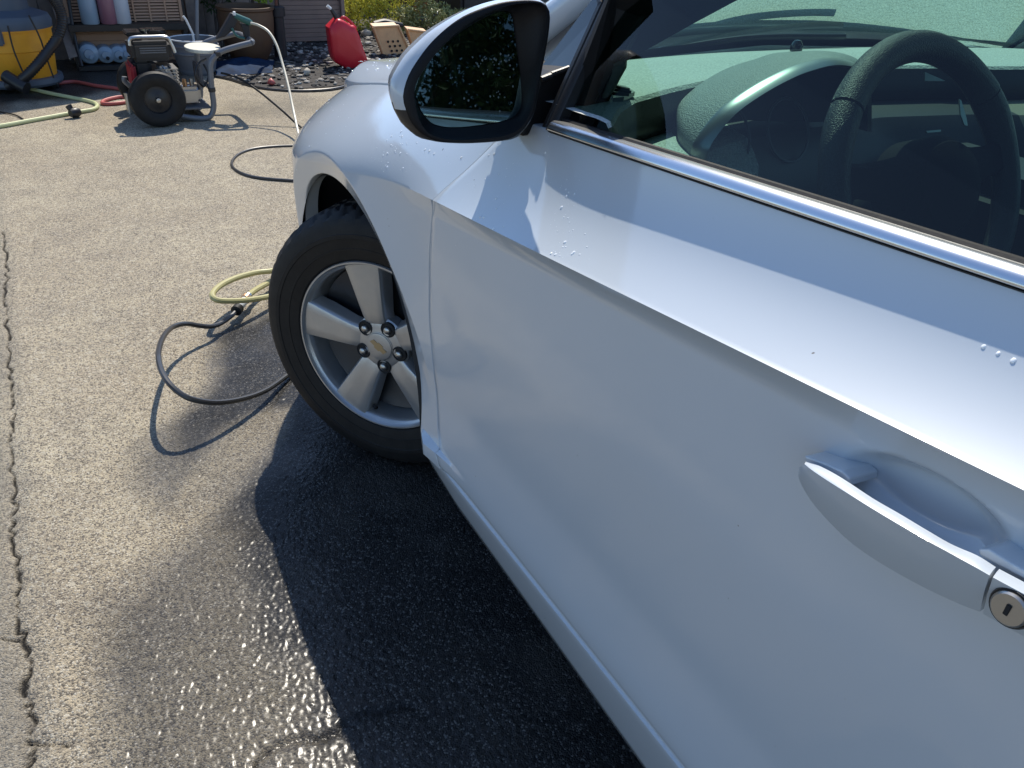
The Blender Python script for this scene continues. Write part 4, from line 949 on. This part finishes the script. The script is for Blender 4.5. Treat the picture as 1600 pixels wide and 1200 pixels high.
hp = smooth_path([Py(52, -16, 4.75), Py(74, -10, 4.66), Py(90, 8, 4.6), Py(97, 32, 4.56), Py(90, 58, 4.54), Py(72, 84, 4.52), Py(52, 108, 4.50), Py(30, 128, 4.52), Py(14, 134, 4.6)], 14)
b = MB(); rad = np.array([.028 if i % 2 else .033 for i in range(len(hp))]); b.tube(hp, rad, 14, False)
o = b.build('vacuum_hose', M['black'], VA, smooth=True, sharp=60)
MB().tube([Py(8, 118, 4.56), Py(30, 132, 4.50), Py(42, 138, 4.47)], .038, 14).build('nozzle', M['black'], VA, smooth=True)
for q in (((12, 40), (22, 80), (40, 122)), ((45, 24), (62, 58), (72, 88), (84, 122))):
    MB().tube([Py(x, y, 4.58) for x, y in q], .005, 6).build('power_cord', M['black'], VA, smooth=True)
# ---- bucket with pole and stick
bc = Py(302, 60, 5.05); BK = empty('bucket', 'grey plastic bucket with a pale rim standing behind the pressure washer', 'bucket', (bc[0], 5.05, 0))
zt = bc[2]; c = np.array([bc[0], 5.05, 0])
MB().lathe([(0, .0), (.115, .0), (.12, .01), (.155, zt-.10), (.166, zt-.095), (.166, zt-.085), (.158, zt-.08), (.162, zt-.05), (.172, zt-.045), (.172, zt-.035), (.163, zt-.03), (.166, zt), (.160, zt), (.125, .02), (0, .015)], c, n=48).build('bucket_wall', M['bucket'], BK, smooth=True, sharp=30)
th = np.linspace(0, 2*np.pi, 41); MB().tube([c+np.array([.167*math.cos(a), .167*math.sin(a), zt]) for a in th], .006, 8, False, caps=False).build('rim', M['white'], BK, smooth=True)
q0 = Py(308, 56, 5.05); q1 = Py(307, -40, 5.15); o = MB().tube([q0+np.array([0, 0, -.25]), q0, q1], .0135, 10, False).build('pole', M['grey_metal'], None, smooth=True); tag(o, 'straight grey pole standing upright in the grey bucket', 'pole')
o = MB().tube([Py(303, 62, 5.0)+np.array([0, 0, -.1]), Py(301, 52, 5.0), Py(290, 30, 5.0), Py(286, 25, 5.0)], .008, 8, False).build('stick', M['white'], None, smooth=True); tag(o, 'thin white stick with a bent end leaning out of the bucket', 'stick')
# ---- pressure washer
WC = np.array([.25, 3.75, 0]); PW = empty('pressure_washer', 'petrol pressure washer with grey tube frame, black wheels and engine', 'pressure washer', WC)
yn, yf = 3.58, 3.95; tn = lambda pts, y: [Py(a, b_, y) for a, b_ in pts]
fp = [(392, 67), (372, 72), (352, 78), (340, 84), (330, 96), (329, 112), (331, 140), (334, 165), (330, 180), (320, 185), (300, 184), (262, 178)]
near_pts = np.array(tn(fp, yn)); near_pts[-3:, 2] = np.maximum(near_pts[-3:, 2], .016); near_pts[-4, 2] = max(near_pts[-4, 2], .02)
far_pts = near_pts+np.array([0, yf-yn, 0])
for q in (near_pts, far_pts): MB().tube(q, .0165, 14).build('frame_tube', M['grey_metal'], PW, smooth=True)
MB().tube([near_pts[0], near_pts[0]+np.array([.02, .06, .0]), far_pts[0]+np.array([.02, -.06, 0]), far_pts[0]], .0165, 12).build('handle_bar', M['grey_metal'], PW, smooth=True)
cr = (near_pts[4]+far_pts[4])/2
MB().prism([cr+np.array([.10*math.cos(a)-.005, .15*math.sin(a), .035]) for a in np.linspace(0, 2*np.pi, 25)[:-1]], (0, 0, .02)).build('tool_tray', M['cream'], PW, bevel=.004)
MB().box(cr+np.array([-.05, .0, -.10]), (.018, .20, .13), bev=.006).build('back_panel', M['grey_metal'], PW)
for t in (6, 9, 11): MB().tube([near_pts[t], far_pts[t]], .013, 10, False).build('cross_tube', M['grey_metal'], PW, smooth=True)
MB().box(((near_pts[9]+far_pts[9])/2+np.array([-.10, 0, .055])), (.30, .34, .01), bev=.003).build('engine_plate', M['grey_metal'], PW)
wc0 = Py(248, 165, 3.52); wc0[2] = .152
for y in (3.52, 4.0):
    c = np.array([wc0[0], y, .152]); W_ = empty('wheel', 'x', 'x'); del W_['label'], W_['category']; W_.parent = PW; W_.location = Vector(c)-Vector(WC)
    MB().lathe([(.075, -.028), (.10, -.040), (.13, -.042), (.145, -.034), (.152, -.012), (.152, .012), (.145, .034), (.13, .042), (.10, .040), (.075, .028)], c, (0, -1, 0), 40).build('tyre', M['rubber'], W_, smooth=True)
    MB().lathe([(0, .022), (.03, .022), (.045, .012), (.072, .010), (.078, .026), (.083, .027)], c, (0, -1, 0), 32).build('rim', M['black'], W_, smooth=True)
    MB().lathe([(0, .040), (.012, .038), (.016, .03), (.016, .015)], c, (0, -1, 0), 16).build('hub_cap', M['steel'], W_, smooth=True)
e = Py(238, 75, 3.62)[0]
zt = Py(238, 60, 3.62)[2]
MB().box((e, 3.78, zt-.075), (.215, .26, .105), bev=.02).build('air_filter_cover', M['black'], PW, smooth=True)
b = MB()
for k in range(3): b.box((e+.005, 3.648, zt-.055-.012*k), (.14, .006, .006), bev=.001)
b.build('cooling_fin', M['grey_metal'], PW)
MB().tube([(e-.115, 3.63, zt-.035), (e-.10, 3.63, zt+.002), (e, 3.63, zt+.006), (e+.085, 3.63, zt+.002), (e+.105, 3.63, zt-.03), (e+.118, 3.63, zt-.08)], .010, 8).build('guard_bar', M['steel'], PW, smooth=True)
b = MB(); b.box((e-.07, 3.80, zt+.008), (.09, .16, .022), bev=.008); b.box((e+.06, 3.82, zt+.012), (.10, .14, .02), bev=.006); b.lathe([(0, .03), (.03, .028), (.032, 0)], (e, 3.80, zt+.0), n=16)
b.build('fuel_cap', M['gloss_black'], PW, smooth=True)
MB().box((e-.06, 3.80, zt-.20), (.10, .24, .16), bev=.02).build('engine_block', M['black'], PW, smooth=True)
MB().box((e-.118, 3.74, zt-.205), (.03, .20, .13), bev=.012).build('recoil_cover', M['engine_red'], PW, smooth=True)
b = MB(); b.box((e+.055, 3.70, zt-.215), (.10, .16, .13), bev=.018)
for k in range(6): b.box((e+.055, 3.70, zt-.165-.018*k), (.125, .18, .005))
b.build('cylinder_fins', M['steel'], PW)
MB().lathe([(0, .0), (.014, .0), (.014, .012), (0, .013)], (e-.015, 3.655, zt-.195), (0, -1, 0), 16).build('fuel_valve', M['orange'], PW, smooth=True)
MB().box((e-.018, 3.652, zt-.228), (.034, .01, .03), bev=.002).build('warning_label', M['label'], PW)
for k in range(3): MB().tube([(e+.01+.03*k, 3.64, zt-.15), (e+.02+.03*k, 3.62, zt-.17), (e+.03+.03*k, 3.63, zt-.21)], .006, 7).build('fuel_line', M['steel'] if k % 2 else M['black'], PW, smooth=True)
pc = (near_pts[6]+far_pts[6])/2+np.array([-.12, -.05, -.04])
b = MB(); b.box(pc, (.14, .14, .09), bev=.02); b.lathe([(.045, -.07), (.05, -.06), (.05, .06), (.04, .07), (0, .07)], pc+np.array([0, 0, .0]), (1, 0, 0), 20); b.build('pump', M['steel'], PW, smooth=True)
for k, dx in enumerate((-.05, -.01, .03)): MB().lathe([(0, .07), (.012, .068), (.014, .04), (.010, 0)], pc+np.array([dx, -.03, .02]), n=10).build('pump_valve', M['brass'] if k == 1 else M['steel'], PW, smooth=True)
f0 = Py(196, 128, 3.9); MB().tube([f0+np.array([.0, 0, .03]), f0, f0+np.array([.06, 0, -.06]), f0+np.array([.12, 0, -.10])], .015, 10).build('front_foot', M['grey_metal'], PW, smooth=True)
MB().lathe([(.012, 0), (.018, .0), (.016, .10), (.018, .12), (0, .125)], (f0[0]-.005, f0[1], 0), n=14).build('foot_post', M['steel'], PW, smooth=True)
MB().tube([Py(322, 92, 3.66), Py(310, 100, 3.62), Py(306, 118, 3.6), Py(318, 135, 3.62), Py(326, 118, 3.66), Py(318, 100, 3.68)], .006, 7).build('coiled_lead', M['black'], PW, smooth=True)
for q in (near_pts[3], near_pts[6]): MB().lathe([(.019, -.012), (.021, -.01), (.021, .01), (.019, .012)], q, (1, 0, -.3) if q is near_pts[3] else (0, 0, 1), 14).build('clamp', M['black'], PW, smooth=True)
# spray gun resting on the handle
g0 = Py(388, 34, 3.72); g1 = Py(366, 24, 3.72); g2 = Py(352, 52, 3.74)
SG = empty('spray_gun', 'dark green and black spray gun resting on the washer handle', 'spray gun', tuple(g2))
MB().tube([g1, g0, g0+(g0-g1)*.25], [.016, .020, .014], 12, False).build('gun_barrel', M['green_plastic'], SG, smooth=True)
MB().prism([Py(362, 20, 3.71), Py(374, 26, 3.71), Py(366, 46, 3.71), Py(352, 58, 3.71), Py(338, 62, 3.71), Py(346, 48, 3.71)], (0, .05, 0)).build('gun_body', M['bin'], SG, bevel=.008)
MB().prism([Py(376, 36, 3.715), Py(390, 40, 3.715), Py(392, 62, 3.715), Py(384, 64, 3.715), Py(380, 48, 3.715)], (0, .035, 0)).build('gun_grip', M['bin'], SG, bevel=.006)
MB().tube([Py(362, 44, 3.70), Py(370, 56, 3.70), Py(382, 60, 3.70)], .007, 8).build('trigger', M['green_plastic'], SG, smooth=True)
MB().lathe([(0, .012), (.009, .009), (.009, -.01)], Py(366, 21, 3.71), (0, 0, 1), 12).build('nozzle_tip', M['white'], SG, smooth=True)
# ---- hoses
def hose(name, label, cat, pts, r, m, n=10):
    o = MB().tube(pts, r, n, step=10).build(name, m, None, smooth=True); tag(o, label, cat); return o
hose('spray_hose', 'thin pale hose arching from the spray gun down to the pavement', 'hose', [Py(392, 36, 3.70), Py(405, 40, 3.66), Py(420, 50, 3.60), Py(432, 70, 3.52), Py(441, 98, 3.42), Py(450, 132, 3.28), Py(458, 170, 3.12), Py(466, 208, 2.93), Pz(472, 232, .008), Pz(490, 236, .008), Pz(540, 234, .008)], .0075, M['cream_hose'])
hose('pump_hose', 'thin dark hose running from the washer pump to behind the fender', 'hose', [Py(345, 114, 3.62), Py(358, 117, 3.60), Py(378, 125, 3.56), Py(405, 143, 3.48), Py(440, 172, 3.36), Py(468, 197, 3.24), Pz(500, 218, .008), Pz(560, 230, .008)], .0065, M['rubber'])
hose('black_hose', 'black hose curving out in an open bend beside the fender', 'hose', [Pz(x, y, .008) for x, y in ((560, 232), (500, 228), (468, 228), (430, 229), (395, 233), (372, 242), (362, 256), (372, 268), (400, 277), (455, 282), (520, 286))], .0075, M['bhose'])
hose('garden_hose', 'dull yellow hose looping out from behind the front tyre', 'hose', [Pz(x, y, z) for x, y, z in ((520, 408, .02), (470, 414, .04), (425, 423, .06), (400, 426, .07), (370, 434, .085), (345, 446, .095), (332, 460, .10), (340, 469, .09), (370, 470, .07), (400, 467, .05), (430, 461, .03), (460, 452, .02), (470, 442, .02), (455, 436, .02), (430, 437, .025), (412, 446, .03), (398, 454, .035), (389, 461, .04))], .0095, M['yhose'])
LP = [(372, 482, .030), (362, 493, .028), (345, 505, .03), (330, 510, .04), (312, 509, .055), (290, 506, .08), (270, 511, .10), (256, 525, .125), (248, 548, .145), (250, 572, .15), (262, 596, .14), (282, 615, .12), (305, 625, .10), (340, 629, .075), (380, 623, .05), (415, 610, .03), (450, 586, .012), (480, 566, .009), (540, 540, .008)]
hose('pressure_hose', 'black hose lifted in a round loop in front of the tyre, casting a looped shadow', 'hose', [Pz(x, y, z) for x, y, z in LP], .0075, M['bhose'])
CP = empty('hose_coupling', 'brass and white coupling joining the yellow hose to the black one', 'coupling', tuple(Pz(378, 478, .035)))
ca, cb = Pz(389, 461, .04), Pz(368, 487, .029); ax_ = (cb-ca)/np.linalg.norm(cb-ca); L__ = np.linalg.norm(cb-ca)
MB().lathe([(.010, 0), (.0125, .002), (.0125, .010), (.0105, .012)], ca, ax_, 16).build('swivel', M['steel'], CP, smooth=True, sharp=30)
MB().lathe([(.012, .012), (.0165, .015), (.0165, .03), (.012, .033)], ca, ax_, 12).build('brass_nut', M['brass'], CP, smooth=True, sharp=30)
MB().lathe([(.012, .032), (.013, .034), (.0135, L__-.03), (.012, L__-.025)], ca, ax_, 16).build('sleeve', M['white'], CP, smooth=True, sharp=30)
MB().lathe([(.010, L__-.03), (.017, L__-.026), (.018, L__-.004), (.009, L__)], ca, ax_, 14).build('end_collar', M['rubber'], CP, smooth=True, sharp=30)
hose('green_hose', 'pale green garden hose lying along the edge of the shade at far left', 'hose', [Pz(x, y, .012) for x, y in ((-70, 207), (0, 197), (50, 188), (100, 179), (130, 174), (146, 171), (152, 166), (148, 161), (135, 157), (110, 152), (70, 144), (30, 134), (0, 130), (-50, 128))], .012, M['ghose'])
c = Pz(117, 176, .03); HC = MB(); HC.lathe([(0, -.03), (.02, -.03), (.028, -.012), (.028, .012), (.02, .03), (0, .03)], c, (.8, .5, 0), 14); HC.lathe([(0, 0), (.012, 0), (.018, .03), (.018, .045), (0, .047)], c+np.array([-.01, 0, .0]), (-.4, .3, 1), 12)
o = HC.build('hose_valve', M['black'], None, smooth=True, sharp=30); tag(o, 'black tap fitting clipped round the pale green hose', 'hose fitting')
hose('red_hose', 'faded red hose curling on the pavement beside the washer wheel', 'hose', [Pz(x, y, .012) for x, y in ((260, 158), (215, 158), (180, 162), (161, 162), (164, 157), (185, 152), (214, 150), (190, 140), (150, 134), (118, 128), (90, 130))], .012, M['redhose'])
hose('stray_cord', 'short dark cord end lying in front of the yellow vacuum', 'cord', [Pz(x, y, .006) for x, y in ((-20, 172), (8, 176), (25, 180), (36, 186))], .004, M['rubber'], 7)
hose('ground_hose', 'black hose lying along the front edge of the rubble strip', 'hose', [Pz(x, y, .010) for x, y in ((330, 118), (360, 124), (400, 136), (440, 141), (480, 142), (520, 139), (550, 132), (600, 120), (650, 108))], .010, M['bhose'])
# ---- soil strip with rubble
rd = random.Random(4)
edge = [Pz(x, y+rd.uniform(-2, 2), .004)[:2] for x, y in ((340, 120), (380, 132), (420, 139), (470, 140), (520, 137), (560, 129), (620, 118), (700, 105))]
far_ = [(5.2, 6.2), (4.6, 9.0), (2.6, 9.2), (.75, 8.2), (.72, 6.1), (.7, 5.0)]
ol = [tuple(q) for q in edge]+far_
b = MB(); b.add([(x, y, .006) for x, y in ol], [tuple(range(len(ol)))]); so_ = b.build('soil_bed', M['soil'], None); so_['kind'] = 'structure'
rd = random.Random(11); b1, b2 = MB(), MB()
def chip(b, c, r, flat=.4):
    bm = bmesh.new(); bmesh.ops.create_icosphere(bm, subdivisions=1, radius=1)
    rt = Matrix.Rotation(rd.uniform(0, 6.3), 3, 'Z'); sx, sy_ = r*rd.uniform(.6, 1.4), r*rd.uniform(.5, 1.)
    V = []
    for v in bm.verts:
        k = 1+rd.uniform(-.25, .25); V.append(rt@Vector((v.co.x*sx*k, v.co.y*sy_*k, v.co.z*r*flat*k))+Vector(c))
    bm.verts.index_update(); F = [[v.index for v in f.verts] for f in bm.faces]; bm.free(); b.add(V, F)
cnt = 0
while cnt < 2600:
    x, y = rd.uniform(.7, 3.6), rd.uniform(4.2, 7.0)
    if not inside(np.array([x]), np.array([y]), ol)[0]: continue
    cnt += 1; r = rd.choice((.008, .012, .018, .028)); chip(b1 if rd.random() < .5 else b2, (x, y, .006+r*.25), r)
o = b1.build('dark_rubble', M['ac_dark'], None); o['kind'] = 'stuff'
o = b2.build('pale_rubble', mat('pale_rubble', (.42, .40, .36), .8, vary=(5, (.10, .085, .07))), None); o['kind'] = 'stuff'
for x, y, r, m, lab in ((424, 128, .05, M['redhose'], 'reddish shard of brick lying at the front of the rubble'), (683, 21, .09, M['white'], 'white stone lying beside the black bin'), (572, 52, .09, M['stone'], 'pale grey rock between the red fuel can and the tan crates'), (480, 112, .05, M['stone'], 'pale stone lying in the dark rubble left of the fuel can')):
    c = Pz(x, y, .03); b = MB(); chip(b, c, r, .5); o = b.build('rock', m, None, smooth=True, sharp=60); tag(o, lab, 'rock')
# ---- planter pot, tarp, umbrella post
c = Pz(392, 104, 0.); c = np.array([c[0]+.06, c[1]+.24, 0])
PT = empty('planter_pot', 'big round brown planter pot in the shade under the shrub', 'planter', c)
MB().lathe([(0, .0), (.11, .0), (.14, .02), (.18, .10), (.205, .20), (.212, .32), (.21, .38), (.222, .39), (.222, .41), (.20, .41), (.195, .36), (0, .36)], c, n=48).build('pot_wall', M['brown'], PT, smooth=True, sharp=40)
MB().lathe([(0, .375), (.195, .37)], c, n=24).build('potting_soil', M['soil'], PT)
gxx, gyy = np.meshgrid(np.linspace(0, 1, 40), np.linspace(0, 1, 18)); q0, q1, q2, q3 = Pz(338, 122, 0), Pz(425, 116, 0), Pz(338, 98, 0), Pz(430, 96, 0)
P = (q0*(1-gxx)[..., None]+q1*gxx[..., None])*(1-gyy)[..., None]+(q2*(1-gxx)[..., None]+q3*gxx[..., None])*gyy[..., None]
P[..., 2] = .012+.09*fbm(P[..., 0], P[..., 1], .14, 4, 5)*np.sin(np.pi*gyy)**.7*np.sin(np.pi*np.clip(gxx, .02, .98))**.5
o = MB().grid(P).build('blue_tarp', M['tarp'], None, smooth=True); tag(o, 'crumpled dark blue tarp on the ground in front of the brown pot', 'tarp')
c = Pz(440, 94, 0.); UP_ = empty('parasol_base', 'black tube stand holding a thin rusty pole beside the siding panel', 'stand', c)
MB().lathe([(0, 0), (.10, 0), (.10, .02), (.050, .03), (.048, .33), (.062, .335), (.062, .40), (.05, .405), (.02, .41)], c, n=32).build('stand_tube', M['bin'], UP_, smooth=True, sharp=40)
MB().tube([c+np.array([0, 0, .38]), c+np.array([0, 0, 1.5])], .013, 10, False).build('rusty_pole', M['rust'], UP_, smooth=True)
# ---- siding panel of a shed
SD = empty('shed', 'low shed clad in pinkish horizontal siding behind the red fuel can', 'shed', (1.9, 6.5, 0))
MB().box((1.90, 6.62, .80), (.56, .70, 1.56)).build('shed_body', M['siding'], SD)
for k in range(40):
    z = .035+.038*k; MB().box((1.90, 6.258, z), (.56, .014, .0345), rot=Matrix.Rotation(.12, 3, 'X')).build('siding_board', M['siding'], SD)
MB().box((2.195, 6.24, .80), (.035, .05, 1.6), bev=.004).build('corner_trim', M['siding'], SD)
MB().box((1.90, 6.58, 1.62), (.72, .95, .04), bev=.006).build('roof', M['rust'], SD)
# ---- fuel can
FC = empty('fuel_can', 'red plastic fuel can with a black spout standing on the rubble', 'fuel can', tuple(Pz(545, 105, 0)))
sil = [Py(x, y, 4.93) for x, y in ((514, 44), (518, 40), (524, 34), (530, 30), (541, 34), (548, 39), (556, 42), (563, 58), (570, 80), (576, 98), (566, 106), (549, 111), (534, 104), (521, 92))]
cb_ = MB(); sil = smooth_path(np.vstack([sil, sil[:1]]), 4)[:-1]; cs = np.mean(sil, 0); rr = []
for k_, dy in ((.0, -.012), (.55, -.010), (.86, -.004), (.96, .008), (1.0, .03), (1.0, .14), (.96, .162), (.86, .174), (.5, .18), (.0, .18)): rr.append(cs+(sil-cs)*k_+np.array([dy*.12, dy, 0]))
cb_.grid(rr, True).build('can_body', M['red'], FC, smooth=True, sharp=50)
MB().tube([Py(531, 33, 4.985), Py(537, 27, 4.985), Py(547, 34, 4.985), Py(556, 44, 4.985)], .012, 10).build('handle', M['red'], FC, smooth=True)
MB().tube([Py(529, 34, 5.0), Py(522, 22, 5.0), Py(517, 14, 5.0)], [.02, .016, .012], 12, False).build('spout', M['black'], FC, smooth=True)
MB().tube([Py(517, 14, 5.0), Py(511, 9, 5.0)], .012, 10, False).build('spout_tip', M['white'], FC, smooth=True)
# ---- tan crates
def crate(pts, label, holes=True, y=5.45):
    ps = [Py(a, b_, y) for a, b_ in pts]; c = np.mean(ps, 0); T_ = empty('tan_crate', label, 'crate', (c[0], c[1], 0), 'tan plastic crates leaning in the rubble')
    nrm = np.array([.0, .09, .02]); MB().prism(ps, nrm).build('crate_wall', M['tray'], T_, bevel=.008)
    cc = np.mean(ps, 0)
    for i in range(len(ps)):
        a, b_ = ps[i], ps[(i+1) % len(ps)]
        MB().tube([a+np.array([0, -.006, 0]), b_+np.array([0, -.006, 0])], .010, 8, False).build('crate_rim', M['tray'], T_, smooth=True)
    if holes:
        for r_ in range(5):
            for k in range(3):
                u = .34+.19*k; v = .42+.13*r_; q = (ps[0]*(1-u)+ps[1]*u)*(1-v)+(ps[3]*(1-u)+ps[2]*u)*v
                MB().lathe([(0, .0), (.010, .0), (.011, .004)], q+np.array([0, -.003, 0]), (0, -1, 0), 10).build('hole', M['ac_dark'], T_)
crate([(583, 42), (622, 40), (647, 95), (604, 98)], 'tan plastic crate with rows of round holes, tilted beside the fuel can')
crate([(637, 46), (668, 50), (690, 92), (652, 95)], 'tan plastic crate behind the holed crate, half hidden by the wing mirror', False, 5.6)
o = MB().tube([Py(584, 39, 5.6), Py(600, 36, 5.62), Py(615, 38, 5.6), Py(628, 39, 5.62)], [.03, .035, .03, .02], 8).build('black_bag', M['bin'], None, smooth=True); tag(o, 'small black bundle lying on top of the holed tan crate', 'bundle')
# ---- bin, orange post, garage wall added to darken the windscreen view
TB = empty('rubbish_bin', 'black rubbish bin seen just above the wing mirror', 'bin', (3.85, 6.6, 0))
MB().box((3.85, 6.75, .42), (.62, .6, .80), bev=.03).build('bin_body', M['bin'], TB, smooth=True)
MB().box((3.85, 6.75, .85), (.66, .66, .05), bev=.015).build('bin_lid', M['bin'], TB, smooth=True)
OP = Pz(657, 24, 0.); o = MB().tube([OP, OP+np.array([.02, .02, .8]), OP+np.array([.05, .0, 1.8])], [.09, .075, .06], 12).build('tree_stump', M['orange_wood'], None, smooth=True); tag(o, 'orange barked trunk standing among the yellow green shrubs', 'trunk')
NB = empty('added_garage', 'long blue grey stucco garage added to darken the view through the windscreen', 'garage', (12.0, 7.2, 0))
MB().box((12.6, 7.4, 1.45), (13.0, 4.0, 2.9)).build('wall', M['stucco'], NB)
MB().box((12.6, 7.4, 2.98), (13.6, 4.6, .16), bev=.02).build('roof', M['rust'], NB)
for k in range(3):
    MB().box((8.4+4.0*k, 5.385, 1.1), (2.6, .03, 2.2), bev=.008).build('garage_door', M['ac'], NB)
# ---- foliage
def leaves(name, m, parent, blobs, n, size, seed):
    g = np.random.default_rng(seed); k = g.integers(0, len(blobs), n); B = np.array(blobs)[k]
    d = g.normal(size=(n, 3)); d /= np.linalg.norm(d, axis=1)[:, None]; r = g.uniform(.25, 1, n)**.5
    C = B[:, :3]+d*r[:, None]*B[:, 3:4]*np.array([1, 1, .8]); C = C[C[:, 2] > .03]; n = len(C)
    a = g.normal(size=(n, 3)); a /= np.linalg.norm(a, axis=1)[:, None]; b_ = np.cross(a, g.normal(size=(n, 3))); b_ /= np.linalg.norm(b_, axis=1)[:, None]
    L = size*g.uniform(.6, 1.3, n)[:, None]; Wd = L*.32; nn = np.cross(a, b_)
    V = np.stack([C-a*L, C-b_*Wd+nn*L*.12, C+a*L, C+b_*Wd+nn*L*.12], 1).reshape(-1, 3)
    F = np.arange(4*n).reshape(-1, 4); o = mesh_obj(name, V, F, m, parent); return o
def shrub(label, base, blobs, n, size, m, seed, cat='shrub', grp=None, stems=6, name='shrub', sr=.008):
    t = empty(name, label, cat, base, grp); g = random.Random(seed)
    b = MB()
    for k in range(stems):
        q = g.choice(blobs); e_ = np.array(q[:3])+np.array([g.uniform(-.3, .3)*q[3] for _ in range(3)]); s0 = np.array(base)+np.array([g.uniform(-.04, .04), g.uniform(-.04, .04), 0])
        mid = (s0+e_)/2+np.array([g.uniform(-.06, .06), g.uniform(-.06, .06), .05]); b.tube([s0, mid, e_], [sr, sr*.7, sr*.3], 6)
    b.build('stem', M['bark'], t, smooth=True)
    leaves('crown', m, t, blobs, n, size, seed); return t
g_ = random.Random(5)
shrub('yellow green bush behind the red fuel can, left part of the greenery', (2.55, 6.9, .006), [(2.45+g_.uniform(-.25, .35), 6.9+g_.uniform(-.2, .3), .12+.75*g_.random(), .16) for _ in range(16)], 4200, .022, M['leaf1'], 1, grp='yellow green bushes along the back')
shrub('yellow green bush left of the orange trunk, above the tan crates', (3.1, 7.0, .006), [(3.05+g_.uniform(-.3, .3), 6.9+g_.uniform(-.2, .3), .10+.7*g_.random(), .17) for _ in range(16)], 4200, .020, M['leaf1'], 2, grp='yellow green bushes along the back')
shrub('low pale grassy bush between the tan crates and the black bin', (3.25, 6.4, .006), [(3.2+g_.uniform(-.25, .28), 6.35+g_.uniform(-.15, .2), .06+.25*g_.random(), .12) for _ in range(12)], 3200, .024, mat('pale_leaf', (.26, .27, .10), .55), 3)
shrub('dark leafy shrub in shade between the cabinet and the brown pot', (1.02, 6.0, .006), [(1.0+g_.uniform(-.22, .3), 5.95+g_.uniform(-.15, .3), .35+.8*g_.random(), .17) for _ in range(18)], 4600, .024, M['leaf2'], 4)
shrub('sunlit bright green sprig hanging over the brown pot', (1.30, 5.75, .38), [(1.30+g_.uniform(-.07, .09), 5.66+g_.uniform(-.05, .08), .44+.12*g_.random(), .06) for _ in range(7)], 420, .022, M['leaf3'], 5, stems=4)
def tree(label, x, y, h, r, m, seed, n=17000, grp=None):
    t = empty('broadleaf_tree', label, 'tree', (x, y, 0), grp); g = random.Random(seed); b = MB(); blobs = []
    b.tube([(x, y, 0), (x+.1, y, h*.3), (x+.05, y+.1, h*.62)], [.17, .13, .08], 12)
    for k in range(9):
        a = k*.7+g.random(); e_ = (x+r*.75*math.cos(a), y+r*.75*math.sin(a), h*(.5+.42*g.random())); b.tube([(x+.05, y, h*(.28+.03*k)), ((x+e_[0])/2, (y+e_[1])/2, e_[2]*.8), e_], [.06, .04, .015], 7)
    for k in range(26):
        a = g.uniform(0, 6.3); q = r*math.sqrt(g.random()); blobs.append((x+q*math.cos(a), y+q*math.sin(a), h*(.42+.5*g.random()), r*.33))
    b.build('trunk', M['bark'], t, smooth=True); leaves('crown', m, t, blobs, n, .09, seed)
tree('dark tree standing behind the car, left of the two in the wing mirror', -1.8, -11.5, 6.5, 2.2, M['leaf2'], 21, grp='trees behind the car')
tree('dark tree standing behind the car, right of the two in the wing mirror', 3.2, -12.5, 7.0, 2.4, M['leaf2'], 22, grp='trees behind the car')
tree('tall dark tree standing beyond the left edge of the yard', -9.5, .5, 6.0, 2.2, M['leaf2'], 23)

# ---- tall board fence added behind the cabinet to shade the left corner
FN = empty('shade_fence', 'tall weathered board fence added behind the louvred cabinet to shade the left corner of the yard', 'fence', (-.7, 5.75, 0))
fd = np.array([1.11, .28, 0]); fd /= np.linalg.norm(fd); fa = math.atan2(fd[1], fd[0]); p0 = np.array([-3.6, 5.0, 0])
rd = random.Random(9); nb = 38
for k in range(nb):
    c = p0+fd*(.07+.142*k); hh = 2.02+rd.uniform(-.02, .02)
    MB().box((c[0], c[1], hh/2), (.138, .022, hh), rot=fa+rd.uniform(-.01, .01), bev=.003).build('board', M['wood'], FN)
for z in (.4, 1.1, 1.8): MB().box(tuple(p0+fd*.142*nb/2+np.array([-.01, .035, z])), (.142*nb, .04, .09), rot=fa).build('fence_rail', M['wood'], FN)
FB = empty('back_fence', 'reddish brown board fence running behind the yellow green bushes', 'fence', (3.6, 8.6, 0))
for k in range(34):
    c = np.array([1.6+.15*k, 8.6+.02*k, 0]); MB().box((c[0], c[1], .9), (.145, .02, 1.8), rot=rd.uniform(-.02, .02)+.13, bev=.003).build('board', M['rust'], FB)

LT = empty('shade_roof', 'low sheet metal roof added out of view to shade the cabinet and the yellow vacuum', 'roof', (-.4, 5.6, 0))
MB().prism([(-2.4, 4.32, 1.90), (-.7, 4.88, 1.90), (.02, 5.28, 1.90), (.80, 5.62, 1.90), (.80, 6.25, 2.04), (-2.4, 5.9, 2.04)], (0, 0, .03)).build('roof_sheet', M['ac'], LT)  # unseen roof added to darken the back-left corner
for x, y in ((-2.3, 4.45), (.76, 5.72)): MB().box((x, y, .95), (.07, .07, 1.9), bev=.004).build('post', M['wood'], LT)
MB().box((-.8, 6.0, 1.95), (3.2, .06, .12), rot=.105).build('beam', M['wood'], LT)
